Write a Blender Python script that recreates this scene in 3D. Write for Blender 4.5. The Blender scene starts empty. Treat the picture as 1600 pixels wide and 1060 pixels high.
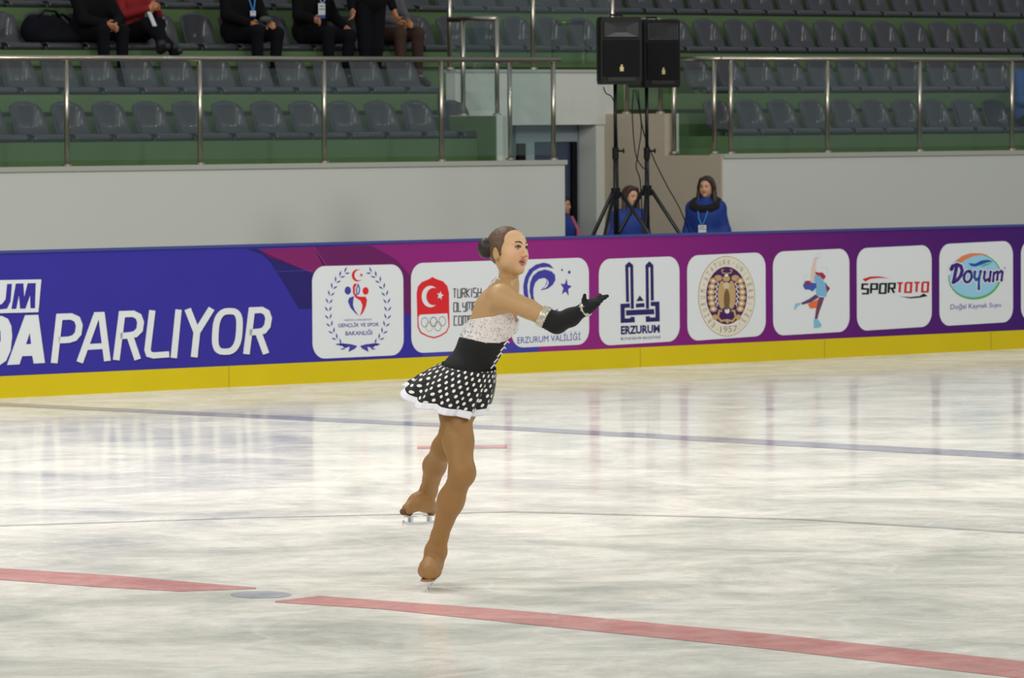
import bpy, bmesh, math, random
import numpy as np
from mathutils import Vector, Matrix
from mathutils.geometry import tessellate_polygon
random.seed(4)
SC = bpy.context.scene
COL = SC.collection

# ------------------------------------------------------------------ camera
F_PX, HOR_Y, HOR_SL, CAM_H = 8450.0, 185.0, -.006, 2.06
_p = math.atan((530 - HOR_Y) / F_PX); _a = math.atan(-HOR_SL)
FW = np.array([0, math.cos(_p), -math.sin(_p)])
_R = np.array([1., 0, 0]); _U = np.array([0, math.sin(_p), math.cos(_p)])
RT = _R * math.cos(_a) - _U * math.sin(_a)
UP = _U * math.cos(_a) + _R * math.sin(_a)
CAMP = np.array([0, 0, CAM_H])
cd = bpy.data.cameras.new('camera'); cam = bpy.data.objects.new('camera', cd); COL.objects.link(cam)
cam.matrix_world = Matrix(((RT[0], UP[0], -FW[0], 0), (RT[1], UP[1], -FW[1], 0), (RT[2], UP[2], -FW[2], CAM_H), (0, 0, 0, 1)))
cd.sensor_width = 36; cd.lens = F_PX / 1600 * 36; cd.clip_end = 300
cd.dof.use_dof = True; cd.dof.focus_distance = 23.6; cd.dof.aperture_fstop = 15
SC.camera = cam

# ------------------------------------------------------------------ light
w = bpy.data.worlds.new('arena_ambient'); SC.world = w; w.use_nodes = True
w.node_tree.nodes['Background'].inputs[0].default_value = (.80, .86, .90, 1)
w.node_tree.nodes['Background'].inputs[1].default_value = .40
SC.view_settings.view_transform = 'Standard'; SC.view_settings.look = 'None'
SC.view_settings.exposure = -.06; SC.view_settings.gamma = 1
SC.view_settings.use_curve_mapping = False

def lamp(x, y, z, size, power, col=(1, .96, .88), aim=None):
    l = bpy.data.lights.new('arena_lamp', 'AREA'); l.energy = power; l.color = col
    l.shape = 'RECTANGLE'; l.size = size; l.size_y = size * .5
    o = bpy.data.objects.new('arena_lamp', l); COL.objects.link(o); o.location = (x, y, z)
    if aim is not None:
        o.rotation_euler = (Vector(aim) - Vector((x, y, z))).to_track_quat('-Z', 'Y').to_euler()
    return o
for (x, y, aim, pw) in ((-8, 10, (-1, 23, 0), 560), (9, 12, (2, 26, 0), 600), (2, 6, (0, 24, 0), 520),
                        (-3, 30, (-3, 33, 0), 850), (12, 30, (9, 36, 0), 850), (-9, 22, (0, 44, 1), 700), (14, 27, (6, 48, 1), 700)):
    lamp(x, y, 10.5, 2.2, pw, aim=aim)

# ------------------------------------------------------------------ frames of reference
def ray(px, py): return FW + RT * (px - 800) / F_PX - UP * (py - 530) / F_PX
def ground(px, py, z=0.):
    r = ray(px, py); return CAMP + r * ((z - CAM_H) / r[2])
A0 = ground(0, 623); B0 = ground(1600, 545)
D = (B0 - A0) / np.linalg.norm(B0 - A0)            # along the rink boards
N = np.array([-D[1], D[0], 0.])                    # from the ice towards the stands
ANG = math.atan2(D[1], D[0]); Z3 = np.array([0, 0, 1.])
def W(s, o, z): return A0 + D * s + N * o + Z3 * z
for s_ in (-2, 4, 10, 16, 22):                     # small lamps added above the ice edge to put glints on the seats
    lamp(*W(s_, -2.5, 9.0), .35, 55, aim=W(s_ + .5, 8.5, 2))
def so(px, py, off):                               # a seen point on the plane `off` behind the boards -> (s, z)
    r = ray(px, py); p = CAMP + r * (((A0 + N * off - CAMP) @ N) / (r @ N)); v = p - A0
    return float(v @ D), float(p[2])
def offat(px, s):                                  # how far back the column px meets the cross plane s
    r = ray(px, 200); p = CAMP + r * (((A0 + D * s - CAMP) @ D) / (r @ D)); return float((p - A0) @ N)
def SP(px, py, dy, Y0=None):                       # a seen point at depth Y0+dy
    r = ray(px, py); return CAMP + r * (((Y0 or YS) + dy) / r[1])
YS = float(ground(668, 921)[1])                    # where the skater stands

# ------------------------------------------------------------------ materials
def lin(c):
    return tuple(((v / 255) / 12.92 if v / 255 <= .04045 else ((v / 255 + .055) / 1.055) ** 2.4) for v in c) + (1,)
MATS = {}
def mat(name, rgb, rough=.6, metal=0., noise=0., nscale=8., spec=.5, bump=0., coat=0.):
    if name in MATS: return MATS[name]
    m = bpy.data.materials.new(name); m.use_nodes = True; nt = m.node_tree
    b = nt.nodes['Principled BSDF']; c = lin(rgb)
    b.inputs['Base Color'].default_value = c; b.inputs['Roughness'].default_value = rough
    b.inputs['Metallic'].default_value = metal; b.inputs['Specular IOR Level'].default_value = spec
    b.inputs['Coat Weight'].default_value = coat
    if noise or bump:
        tc = nt.nodes.new('ShaderNodeTexCoord'); n = nt.nodes.new('ShaderNodeTexNoise')
        n.inputs['Scale'].default_value = nscale; n.inputs['Detail'].default_value = 5
        nt.links.new(tc.outputs['Object'], n.inputs['Vector'])
        if noise:
            mx = nt.nodes.new('ShaderNodeMix'); mx.data_type = 'RGBA'
            mx.inputs[6].default_value = tuple(v * (1 - noise) for v in c[:3]) + (1,)
            mx.inputs[7].default_value = tuple(min(1, v * (1 + noise)) for v in c[:3]) + (1,)
            nt.links.new(n.outputs['Fac'], mx.inputs[0]); nt.links.new(mx.outputs[2], b.inputs['Base Color'])
        if bump:
            bp_ = nt.nodes.new('ShaderNodeBump'); bp_.inputs['Strength'].default_value = bump; bp_.inputs['Distance'].default_value = .01
            nt.links.new(n.outputs['Fac'], bp_.inputs['Height']); nt.links.new(bp_.outputs[0], b.inputs['Normal'])
    MATS[name] = m; return m

def ice_mat(name, tint, amount):
    m = bpy.data.materials.new(name); m.use_nodes = True; nt = m.node_tree; L = nt.links.new; nd = nt.nodes.new
    for x in list(nt.nodes): nt.nodes.remove(x)
    out = nd('ShaderNodeOutputMaterial'); tc = nd('ShaderNodeNewGeometry')
    def noise(sc, det=6, rough=.6, dist=0., vec=None):
        n = nd('ShaderNodeTexNoise'); n.inputs['Scale'].default_value = sc; n.inputs['Detail'].default_value = det
        n.inputs['Roughness'].default_value = rough; n.inputs['Distortion'].default_value = dist
        L(vec or tc.outputs['Position'], n.inputs['Vector']); return n
    def ramp(src, p0, c0, p1, c1):
        r = nd('ShaderNodeValToRGB'); r.color_ramp.elements[0].position = p0; r.color_ramp.elements[0].color = c0
        r.color_ramp.elements[1].position = p1; r.color_ramp.elements[1].color = c1; L(src, r.inputs[0]); return r
    n1 = noise(.9, 10, .74, .5)                                           # scraped, snowy and bare patches
    c1 = ramp(n1.outputs['Fac'], .34, lin((219, 219, 211)), .58, lin((246, 242, 233)))
    n2 = noise(5.5, 8, .75, .4)
    mx = nd('ShaderNodeMix'); mx.data_type = 'RGBA'; mx.blend_type = 'MULTIPLY'; mx.inputs[0].default_value = .75
    c2 = ramp(n2.outputs['Fac'], .36, (.82, .83, .81, 1), .56, (1, 1, 1, 1))
    L(c1.outputs[0], mx.inputs[6]); L(c2.outputs[0], mx.inputs[7])
    last = mx.outputs[2]
    # skate scratches: thin rings of a large voronoi and a stretched wave
    vo = nd('ShaderNodeTexVoronoi'); vo.feature = 'DISTANCE_TO_EDGE'; vo.inputs['Scale'].default_value = .55
    nv = noise(.8, 2, .5); va = nd('ShaderNodeVectorMath'); va.operation = 'ADD'
    L(tc.outputs['Position'], va.inputs[0]); L(nv.outputs['Color'], va.inputs[1]); L(va.outputs[0], vo.inputs['Vector'])
    r3 = ramp(vo.outputs['Distance'], .003, (1, 1, 1, 1), .011, (0, 0, 0, 1))
    m3 = nd('ShaderNodeMix'); m3.data_type = 'RGBA'; L(last, m3.inputs[6]); m3.inputs[7].default_value = (.92, .92, .9, 1)
    mm = nd('ShaderNodeMath'); mm.operation = 'MULTIPLY'; mm.inputs[1].default_value = .55
    L(r3.outputs[0], mm.inputs[0]); L(mm.outputs[0], m3.inputs[0]); last = m3.outputs[2]
    vs = nd('ShaderNodeTexVoronoi'); vs.inputs['Scale'].default_value = 26; L(tc.outputs['Position'], vs.inputs['Vector'])   # snow crumbs
    r6 = ramp(vs.outputs['Distance'], .07, (1, 1, 1, 1), .10, (0, 0, 0, 1)); n6 = noise(2.2, 3); r7 = ramp(n6.outputs['Fac'], .5, (0, 0, 0, 1), .62, (1, 1, 1, 1))
    m6 = nd('ShaderNodeMath'); m6.operation = 'MULTIPLY'; L(r6.outputs[0], m6.inputs[0]); L(r7.outputs[0], m6.inputs[1])
    m7 = nd('ShaderNodeMix'); m7.data_type = 'RGBA'; m7.inputs[7].default_value = (1, 1, .97, 1); L(m6.outputs[0], m7.inputs[0]); L(last, m7.inputs[6]); last = m7.outputs[2]
    n8 = noise(55, 3, .7); c8 = ramp(n8.outputs['Fac'], .35, (.93, .93, .93, 1), .6, (1, 1, 1, 1)); m8 = nd('ShaderNodeMix'); m8.data_type = 'RGBA'; m8.blend_type = 'MULTIPLY'; m8.inputs[0].default_value = 1
    L(last, m8.inputs[6]); L(c8.outputs[0], m8.inputs[7]); last = m8.outputs[2]
    if amount:
        m4 = nd('ShaderNodeMix'); m4.data_type = 'RGBA'; m4.inputs[7].default_value = lin(tint)
        r4 = ramp(n2.outputs['Fac'], .3, (amount,) * 3 + (1,), .7, (amount * .72,) * 3 + (1,))
        L(r4.outputs[0], m4.inputs[0]); L(last, m4.inputs[6]); last = m4.outputs[2]
    df = nd('ShaderNodeBsdfDiffuse'); L(last, df.inputs['Color'])
    gl = nd('ShaderNodeBsdfGlossy'); gl.inputs['Roughness'].default_value = .06; gl.inputs['Color'].default_value = (1, 1, 1, 1)
    bm_ = nd('ShaderNodeBump'); bm_.inputs['Strength'].default_value = .16; bm_.inputs['Distance'].default_value = .004
    n5 = noise(22, 4, .6); L(n5.outputs['Fac'], bm_.inputs['Height']); L(bm_.outputs[0], gl.inputs['Normal'])
    fac = ramp(n1.outputs['Fac'], .34, (.68,) * 3 + (1,), .62, (.30,) * 3 + (1,))
    fr = nd('ShaderNodeFresnel'); fr.inputs[0].default_value = 1.31; fm_ = nd('ShaderNodeMath'); fm_.operation = 'MULTIPLY'
    L(fac.outputs[0], fm_.inputs[0]); L(fr.outputs[0], fm_.inputs[1])
    ms = nd('ShaderNodeMixShader'); L(fm_.outputs[0], ms.inputs[0]); L(df.outputs[0], ms.inputs[1]); L(gl.outputs[0], ms.inputs[2])
    L(ms.outputs[0], out.inputs[0]); return m

def glass_mat():
    m = bpy.data.materials.new('balustrade_glass'); m.use_nodes = True; nt = m.node_tree
    for x in list(nt.nodes): nt.nodes.remove(x)
    out = nt.nodes.new('ShaderNodeOutputMaterial'); tr = nt.nodes.new('ShaderNodeBsdfTransparent')
    tr.inputs[0].default_value = (.93, .965, .955, 1)
    gl = nt.nodes.new('ShaderNodeBsdfGlossy'); gl.inputs['Roughness'].default_value = .04; gl.inputs[0].default_value = (.8, .9, .9, 1)
    ms = nt.nodes.new('ShaderNodeMixShader'); ms.inputs[0].default_value = .045
    nt.links.new(tr.outputs[0], ms.inputs[1]); nt.links.new(gl.outputs[0], ms.inputs[2]); nt.links.new(ms.outputs[0], out.inputs[0])
    return m

def dots_mat():
    m = bpy.data.materials.new('polka_dot_cloth'); m.use_nodes = True; nt = m.node_tree; b = nt.nodes['Principled BSDF']
    uv = nt.nodes.new('ShaderNodeUVMap'); uv.uv_map = 'uv'
    mp = nt.nodes.new('ShaderNodeMapping'); mp.inputs['Rotation'].default_value = (0, 0, math.radians(40))
    mp.inputs['Scale'].default_value = (31, 31, 31)
    vo = nt.nodes.new('ShaderNodeTexVoronoi'); vo.voronoi_dimensions = '2D'; vo.inputs['Randomness'].default_value = .12; vo.inputs['Scale'].default_value = 1
    rp = nt.nodes.new('ShaderNodeValToRGB'); rp.color_ramp.interpolation = 'CONSTANT'
    rp.color_ramp.elements[0].color = lin((238, 236, 230)); rp.color_ramp.elements[1].position = .25; rp.color_ramp.elements[1].color = lin((14, 14, 18))
    nt.links.new(uv.outputs[0], mp.inputs[0]); nt.links.new(mp.outputs[0], vo.inputs['Vector'])
    nt.links.new(vo.outputs['Distance'], rp.inputs[0]); nt.links.new(rp.outputs[0], b.inputs['Base Color'])
    b.inputs['Roughness'].default_value = .7; return m

def lace_mat():
    m = bpy.data.materials.new('white_lace'); m.use_nodes = True; nt = m.node_tree; b = nt.nodes['Principled BSDF']
    tc = nt.nodes.new('ShaderNodeTexCoord'); no = nt.nodes.new('ShaderNodeTexNoise'); no.inputs['Scale'].default_value = 14
    vo = nt.nodes.new('ShaderNodeTexVoronoi'); vo.feature = 'DISTANCE_TO_EDGE'; vo.inputs['Scale'].default_value = 62
    mx = nt.nodes.new('ShaderNodeMix'); mx.data_type = 'RGBA'; mx.inputs[0].default_value = .12
    nt.links.new(tc.outputs['Object'], no.inputs['Vector']); nt.links.new(tc.outputs['Object'], mx.inputs[6]); nt.links.new(no.outputs['Color'], mx.inputs[7])
    nt.links.new(mx.outputs[2], vo.inputs['Vector'])
    rp = nt.nodes.new('ShaderNodeValToRGB'); rp.color_ramp.elements[0].position = .12; rp.color_ramp.elements[0].color = lin((226, 222, 220))
    rp.color_ramp.elements[1].position = .34; rp.color_ramp.elements[1].color = lin((206, 184, 176))
    nt.links.new(vo.outputs['Distance'], rp.inputs[0]); nt.links.new(rp.outputs[0], b.inputs['Base Color'])
    b.inputs['Roughness'].default_value = .4; return m

WHITE_WALL = mat('painted_wall_white', (206, 209, 202), .85, noise=.03, nscale=.7)
BEIGE = mat('painted_wall_beige', (188, 176, 156), .85, noise=.03)
GREEN = mat('green_concrete', (86, 112, 70), .75, noise=.16, nscale=1.3)
GREEND = mat('green_concrete_groove', (44, 50, 30), .8)
STEEL = mat('brushed_steel', (190, 182, 168), .28, 1.0)
CHROME = mat('blade_chrome', (225, 225, 228), .15, 1.0)
SEATM = mat('grey_seat_plastic', (62, 63, 68), .2, noise=.08, nscale=3)
BLACK = mat('black_plastic', (8, 8, 11), .5, spec=.25)
BLACKM = mat('black_metal', (24, 25, 28), .35, .3)
GLASS = glass_mat()

# ------------------------------------------------------------------ object helpers
INV = {}
def thing(name, label, cat, loc=(0, 0, 0), rotz=0., group=None, kind=None):
    o = bpy.data.objects.new(name, None); COL.objects.link(o); o.empty_display_size = .1
    o.location = tuple(loc); o.rotation_euler = (0, 0, rotz); o['label'] = label; o['category'] = cat
    if group: o['group'] = group
    if kind: o['kind'] = kind
    M = Matrix.Translation(Vector(tuple(loc))) @ Matrix.Rotation(rotz, 4, 'Z')
    INV[o.name] = np.array(M.inverted()); return o
def root_of(o):
    while o.parent: o = o.parent
    return o
def obj(name, v, f, m, parent=None, smooth=False, world=True, mi=None, label=None, kind=None, cat=None, group=None, uv=None):
    v = np.asarray(v, float).reshape(-1, 3)
    if parent is not None and world:
        M = INV.get(root_of(parent).name)
        if M is not None: v = v @ M[:3, :3].T + M[:3, 3]
    me = bpy.data.meshes.new(name); me.from_pydata(v.tolist(), [], [tuple(int(i) for i in q) for q in f])
    for x in (m if isinstance(m, (list, tuple)) else [m]): me.materials.append(x)
    if mi is not None: me.polygons.foreach_set('material_index', mi)
    if smooth: me.polygons.foreach_set('use_smooth', [True] * len(me.polygons))
    if uv is not None:
        ul = me.uv_layers.new(name='uv'); vi = np.empty(len(me.loops), int); me.loops.foreach_get('vertex_index', vi)
        ul.data.foreach_set('uv', np.asarray(uv)[vi].ravel())
    me.update(); o = bpy.data.objects.new(name, me); COL.objects.link(o)
    if parent is not None: o.parent = parent
    for k, x in (('label', label), ('kind', kind), ('category', cat), ('group', group)):
        if x: o[k] = x
    return o
class MB:
    def __init__(s): s.v = []; s.f = []; s.m = []
    def add(s, v, f, m=0):
        b = len(s.v); s.v += [tuple(map(float, q)) for q in v]; s.f += [tuple(i + b for i in q) for q in f]; s.m += [m] * len(f)
    def box(s, c, X, Y, Z, m=0):
        """box from centre and three half-axis vectors"""
        c, X, Y, Z = map(np.asarray, (c, X, Y, Z)); v = [c + a * X + b * Y + e * Z for a in (-1, 1) for b in (-1, 1) for e in (-1, 1)]
        s.add(v, [(0, 1, 3, 2), (4, 6, 7, 5), (0, 4, 5, 1), (2, 3, 7, 6), (0, 2, 6, 4), (1, 5, 7, 3)], m)
    def wbox(s, s0, s1, o0, o1, z0, z1, m=0):
        s.box(W((s0 + s1) / 2, (o0 + o1) / 2, (z0 + z1) / 2), D * (s1 - s0) / 2, N * (o1 - o0) / 2, Z3 * (z1 - z0) / 2, m)
    def tube(s, pts, r, n=12, m=0, cap=True):
        pts = [np.asarray(p, float) for p in pts]; rr = r if isinstance(r, (list, tuple)) else [r] * len(pts); base = len(s.v); ref = None
        for i, p in enumerate(pts):
            t = pts[min(i + 1, len(pts) - 1)] - pts[max(i - 1, 0)]; t /= np.linalg.norm(t) + 1e-12
            if ref is None: ref = np.array([0, 0, 1.]) if abs(t[2]) < .9 else np.array([1., 0, 0])
            a = np.cross(t, ref); a /= np.linalg.norm(a); b = np.cross(a, t); ref = b
            for k in range(n):
                q = 2 * math.pi * k / n; s.v.append(tuple(p + rr[i] * (a * math.cos(q) + b * math.sin(q))))
        for i in range(len(pts) - 1):
            for k in range(n):
                s.f.append((base + i * n + k, base + i * n + (k + 1) % n, base + (i + 1) * n + (k + 1) % n, base + (i + 1) * n + k)); s.m.append(m)
        if cap:
            s.f.append(tuple(base + k for k in reversed(range(n)))); s.f.append(tuple(base + (len(pts) - 1) * n + k for k in range(n))); s.m += [m, m]
    def sphere(s, c, r, n=10, m=0):
        r = np.ones(3) * r; v = []; f = []
        for i in range(n + 1):
            for k in range(2 * n):
                a = math.pi * i / n; b = math.pi * k / n; v.append(np.asarray(c) + r * (math.sin(a) * math.cos(b), math.sin(a) * math.sin(b), math.cos(a)))
        for i in range(n):
            for k in range(2 * n): f.append((i * 2 * n + k, (i + 1) * 2 * n + k, (i + 1) * 2 * n + (k + 1) % (2 * n), i * 2 * n + (k + 1) % (2 * n)))
        s.add(v, f, m)
    def build(s, name, m, parent=None, **k):
        mi = s.m if isinstance(m, (list, tuple)) else None
        return obj(name, s.v, s.f, m, parent, mi=mi, **k)

# ------------------------------------------------------------------ smooth bodies: distance field + surface nets
class Field:
    def __init__(s, lo, hi, h):
        s.lo = np.asarray(lo, float); s.h = h; s.n = np.ceil((np.asarray(hi, float) - s.lo) / h).astype(int) + 1
        s.d = np.full(s.n, .2, np.float32)
    def copy(s):
        c = Field.__new__(Field); c.lo = s.lo; c.h = s.h; c.n = s.n; c.d = s.d.copy(); return c
    def _win(s, a, b):
        i0 = np.clip(np.floor((a - s.lo) / s.h).astype(int), 0, s.n); i1 = np.clip(np.ceil((b - s.lo) / s.h).astype(int) + 1, 0, s.n)
        if np.any(i1 <= i0): return None
        ax = [(s.lo[k] + s.h * np.arange(i0[k], i1[k])).astype(np.float32) for k in range(3)]
        return (slice(i0[0], i1[0]), slice(i0[1], i1[1]), slice(i0[2], i1[2])), ax[0][:, None, None], ax[1][None, :, None], ax[2][None, None, :]
    def _mix(s, sl, d, k, sub=False):
        a = s.d[sl]
        if sub: a = -a; 
        h = np.maximum(k - np.abs(a - d), 0) / k if k > 0 else 0
        r = np.minimum(a, d) - h * h * k / 4
        s.d[sl] = -r if sub else r
    def cap(s, a, b, ra, rb=None, k=.03, sub=False):
        a = np.asarray(a, float); b = np.asarray(b, float); rb = ra if rb is None else rb; m = max(ra, rb) + k + .035
        w_ = s._win(np.minimum(a, b) - m, np.maximum(a, b) + m)
        if w_ is None: return s
        sl, X, Y, Z = w_; e = b - a; L2 = max(float(e @ e), 1e-9)
        t = np.clip(((X - a[0]) * e[0] + (Y - a[1]) * e[1] + (Z - a[2]) * e[2]) / L2, 0, 1)
        d = np.sqrt((X - a[0] - t * e[0]) ** 2 + (Y - a[1] - t * e[1]) ** 2 + (Z - a[2] - t * e[2]) ** 2) - (ra + t * (rb - ra))
        s._mix(sl, d, k, sub); return s
    def ell(s, c, r, R=None, k=.03, sub=False):
        c = np.asarray(c, float); r = np.ones(3) * r; m = r.max() + k + .035; w_ = s._win(c - m, c + m)
        if w_ is None: return s
        sl, X, Y, Z = w_; R = np.eye(3) if R is None else np.asarray(R)   # rows: local axes
        q = [((X - c[0]) * R[i][0] + (Y - c[1]) * R[i][1] + (Z - c[2]) * R[i][2]) for i in range(3)]
        k0 = np.sqrt((q[0] / r[0]) ** 2 + (q[1] / r[1]) ** 2 + (q[2] / r[2]) ** 2)
        k1 = np.sqrt((q[0] / r[0] ** 2) ** 2 + (q[1] / r[1] ** 2) ** 2 + (q[2] / r[2] ** 2) ** 2) + 1e-9
        s._mix(sl, k0 * (k0 - 1) / k1, k, sub); return s
    def grid(s):
        ax = [(s.lo[k] + s.h * np.arange(s.n[k])).astype(np.float32) for k in range(3)]
        return ax[0][:, None, None], ax[1][None, :, None], ax[2][None, None, :]
    def clip(s, g):                       # keep where g < 0
        s.d = np.maximum(s.d, g).astype(np.float32); return s
    def mesh(s):
        d = s.d.copy()
        for ax in range(3):
            for e in (0, -1):
                ix = [slice(None)] * 3; ix[ax] = e; d[tuple(ix)] = np.maximum(d[tuple(ix)], .001)
        I = d < 0; cnt = np.zeros([n - 1 for n in d.shape], np.int8)
        offs = [(i, j, k) for i in (0, 1) for j in (0, 1) for k in (0, 1)]
        for o in offs: cnt += I[o[0]:I.shape[0] - 1 + o[0], o[1]:I.shape[1] - 1 + o[1], o[2]:I.shape[2] - 1 + o[2]]
        act = (cnt > 0) & (cnt < 8); ijk = np.argwhere(act)
        if len(ijk) == 0: return np.zeros((0, 3)), []
        idx = np.full(act.shape, -1, np.int32); idx[act] = np.arange(len(ijk))
        vals = {o: d[ijk[:, 0] + o[0], ijk[:, 1] + o[1], ijk[:, 2] + o[2]] for o in offs}
        acc = np.zeros((len(ijk), 3)); num = np.zeros(len(ijk))
        for a in offs:
            for ax in range(3):
                if a[ax]: continue
                b = list(a); b[ax] = 1; b = tuple(b); va, vb = vals[a], vals[b]; cr = (va < 0) != (vb < 0)
                t = np.where(cr, va / np.where(cr, va - vb, 1), 0); p = np.array(a, float)[None] + np.zeros((len(ijk), 3)); p[:, ax] += t
                acc += p * cr[:, None]; num += cr
        V = s.lo + s.h * (ijk + acc / num[:, None]); F = []
        for ax in range(3):
            sl0 = [slice(None)] * 3; sl1 = [slice(None)] * 3; sl0[ax] = slice(0, -1); sl1[ax] = slice(1, None)
            ch = I[tuple(sl0)] != I[tuple(sl1)]; e = np.argwhere(ch); u, v_ = (ax + 1) % 3, (ax + 2) % 3
            e = e[(e[:, u] > 0) & (e[:, v_] > 0) & (e[:, u] < d.shape[u] - 1) & (e[:, v_] < d.shape[v_] - 1)]
            def cell(du, dv):
                q = e.copy(); q[:, u] -= du; q[:, v_] -= dv; return idx[q[:, 0], q[:, 1], q[:, 2]]
            q = np.stack([cell(1, 1), cell(0, 1), cell(0, 0), cell(1, 0)], 1); ins = I[e[:, 0], e[:, 1], e[:, 2]]
            q[~ins] = q[~ins][:, ::-1]; F.append(q)
        F = np.concatenate(F); F = F[(F >= 0).all(1)]
        return V, F
    def build(s, name, m, parent, **k):
        V, F_ = s.mesh(); return obj(name, V, F_, m, parent, smooth=True, **k)

# ================================================================== THE SETTING
# ice sheet with its painted lines, concrete floor behind the boards
ICE = ice_mat('rink_ice', (255, 255, 255), 0)
fl = MB(); fl.add([W(-30, .02, 0), W(45, .02, 0), W(45, -42, 0), W(-30, -42, 0)], [(0, 3, 2, 1)])
floor = fl.build('floor', ICE, kind='structure'); floor['label'] = 'white scraped ice sheet of the rink'
cf = MB(); cf.add([W(-30, .02, 0), W(45, .02, 0), W(45, 22, 0), W(-30, 22, 0)], [(0, 1, 2, 3)])
cf.build('floor_concourse', mat('concourse_concrete', (120, 118, 112), .8, noise=.1), kind='structure')
def groundline(pts0, pts1, name, m, label):
    """painted band between an upper and a lower edge seen on the ice"""
    v = [ground(*p) for p in pts0] + [ground(*p) for p in reversed(pts1)]
    for q in v: q[2] = .0015
    tri = tessellate_polygon([[Vector(p) for p in v]])
    o = obj(name, v, [t if (Vector(v[t[1]] - v[t[0]]).cross(Vector(v[t[2]] - v[t[0]]))).z > 0 else t[::-1] for t in tri], m, floor, label=label)
RED = ice_mat('red_paint_under_ice', (206, 96, 102), .74); BLU = ice_mat('blue_paint_under_ice', (128, 130, 158), .75)
DOT = ice_mat('blue_spot_under_ice', (160, 168, 186), .7); THIN = ice_mat('thin_grey_line', (130, 134, 144), .42)
groundline([(-60, 885), (180, 900), (400, 919)], [(-60, 902), (150, 918), (280, 925), (400, 921)], 'centre_line_left', RED, 'red centre line, left piece')
groundline([(430, 940), (500, 932), (800, 954), (1200, 991), (1680, 1043)], [(430, 942), (600, 953), (800, 974), (1200, 1015), (1680, 1071)], 'centre_line_right', RED, 'red centre line, right piece')
groundline([(-60, 627), (800, 667), (1680, 713)], [(-60, 632), (800, 673), (1680, 723)], 'blue_line', BLU, 'thin blue painted line')
groundline([(-60, 822), (0, 821), (400, 809), (800, 799), (1250, 811), (1680, 836)], [(-60, 824), (0, 823), (400, 810), (800, 801), (1250, 813), (1680, 839)], 'thin_line', THIN, 'hairline dark line across the ice')
groundline([(652, 698), (792, 696)], [(652, 702), (792, 701)], 'red_mark', RED, 'short red mark behind the skater')
c0 = ground(408, 931); groundline([(408 + 48 * math.cos(a), 930 - 5.5 * math.sin(a)) for a in np.linspace(math.pi, 0, 14)],
                                  [(408 + 48 * math.cos(a), 930 + 5.5 * math.sin(a)) for a in np.linspace(math.pi, 0, 14)], 'centre_spot', DOT, 'blue centre spot')

WO = 7.0                                           # wall plane behind the boards
SL = 12.20; SR = 14.39                             # ends of the two stands at the passage
TO = [8.1 + .8 * k for k in range(8)]; TZ = [1.86, 2.31, 2.75, 3.18, 3.61, 4.04, 4.47, 4.9]
def wallbox(name, a, m): b = MB(); b.wbox(*a); o = b.build(name, m, kind='structure'); return o
wallbox('wall_left', (-16, SL, WO, WO + .15, 0, 1.60), WHITE_WALL)
wallbox('wall_right', (SR, 32, WO, WO + .15, 0, 1.64), WHITE_WALL)
COPE = mat('wall_coping', (176, 178, 168), .6)
wallbox('trim_1', (-16, SL + .02, WO - .02, WO + .19, 1.60, 1.645), COPE)
wallbox('trim_2', (SR, 32, WO - .02, WO + .19, 1.64, 1.685), COPE)
wallbox('wall_passage_low', (SR - .02, SR + .12, WO + .005, WO + .83, 0, 1.67), BEIGE)
wallbox('wall_passage_high', (SR - .02, SR + .12, WO + .83, 8.8, 0, 2.1), BEIGE)
wallbox('trim_3', (SR + .125, SR + .17, WO + .82, WO + .86, 1.69, 2.1), WHITE_WALL)
wallbox('wall_stand_side_low', (SL - .15, SL, WO + .15, WO + .83, 0, 1.64), WHITE_WALL)
b = MB(); b.wbox(SL - .15, SL, WO + .83, 8.8, 0, 2.09); wsh = b.build('wall_stand_side_high', [WHITE_WALL, GREEN], kind='structure')
b = MB(); b.wbox(SL - .165, SL - .152, WO + .84, 8.8, 1.45, 2.085); b.build('wall_inner_face', GREEN, kind='structure')
# stepped green terraces
for k in range(8):
    z0 = TZ[k - 1] - .05 if k else 1.2
    b = MB(); gi = 0
    if k == 0: spans = ((-16, SL - .17), (SR + .15, 32))
    elif k == 1: spans = ((-16, SL + .0), (SR + .1, 32))
    else: spans = ((-16, 32),)
    for (a, c) in spans: b.wbox(a, c, TO[k], TO[k] + .86, z0, TZ[k])
    if k == 1: b.wbox(SL, SR + .1, TO[1] + .06, TO[1] + .86, 2.04, TZ[1])
    if k in (1, 2):
        for (a, c) in spans: b.wbox(a, c, TO[k] - .004, TO[k] + .01, TZ[k - 1] + .245 , TZ[k - 1] + .285, 1)
    b.build('terrace_step', [GREEN, GREEND], kind='structure')
wallbox('floor_walkway_left', (-16, SL - .16, WO + .15, TO[0], 1.3, 1.45), GREEN)
wallbox('floor_walkway_right', (SR + .13, 32, WO + .15, TO[0], 1.3, 1.45), GREEN)
wallbox('wall_back', (-16, 32, 15.2, 15.4, 0, 9.5), mat('dark_arena_wall', (70, 74, 72), .9))
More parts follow.
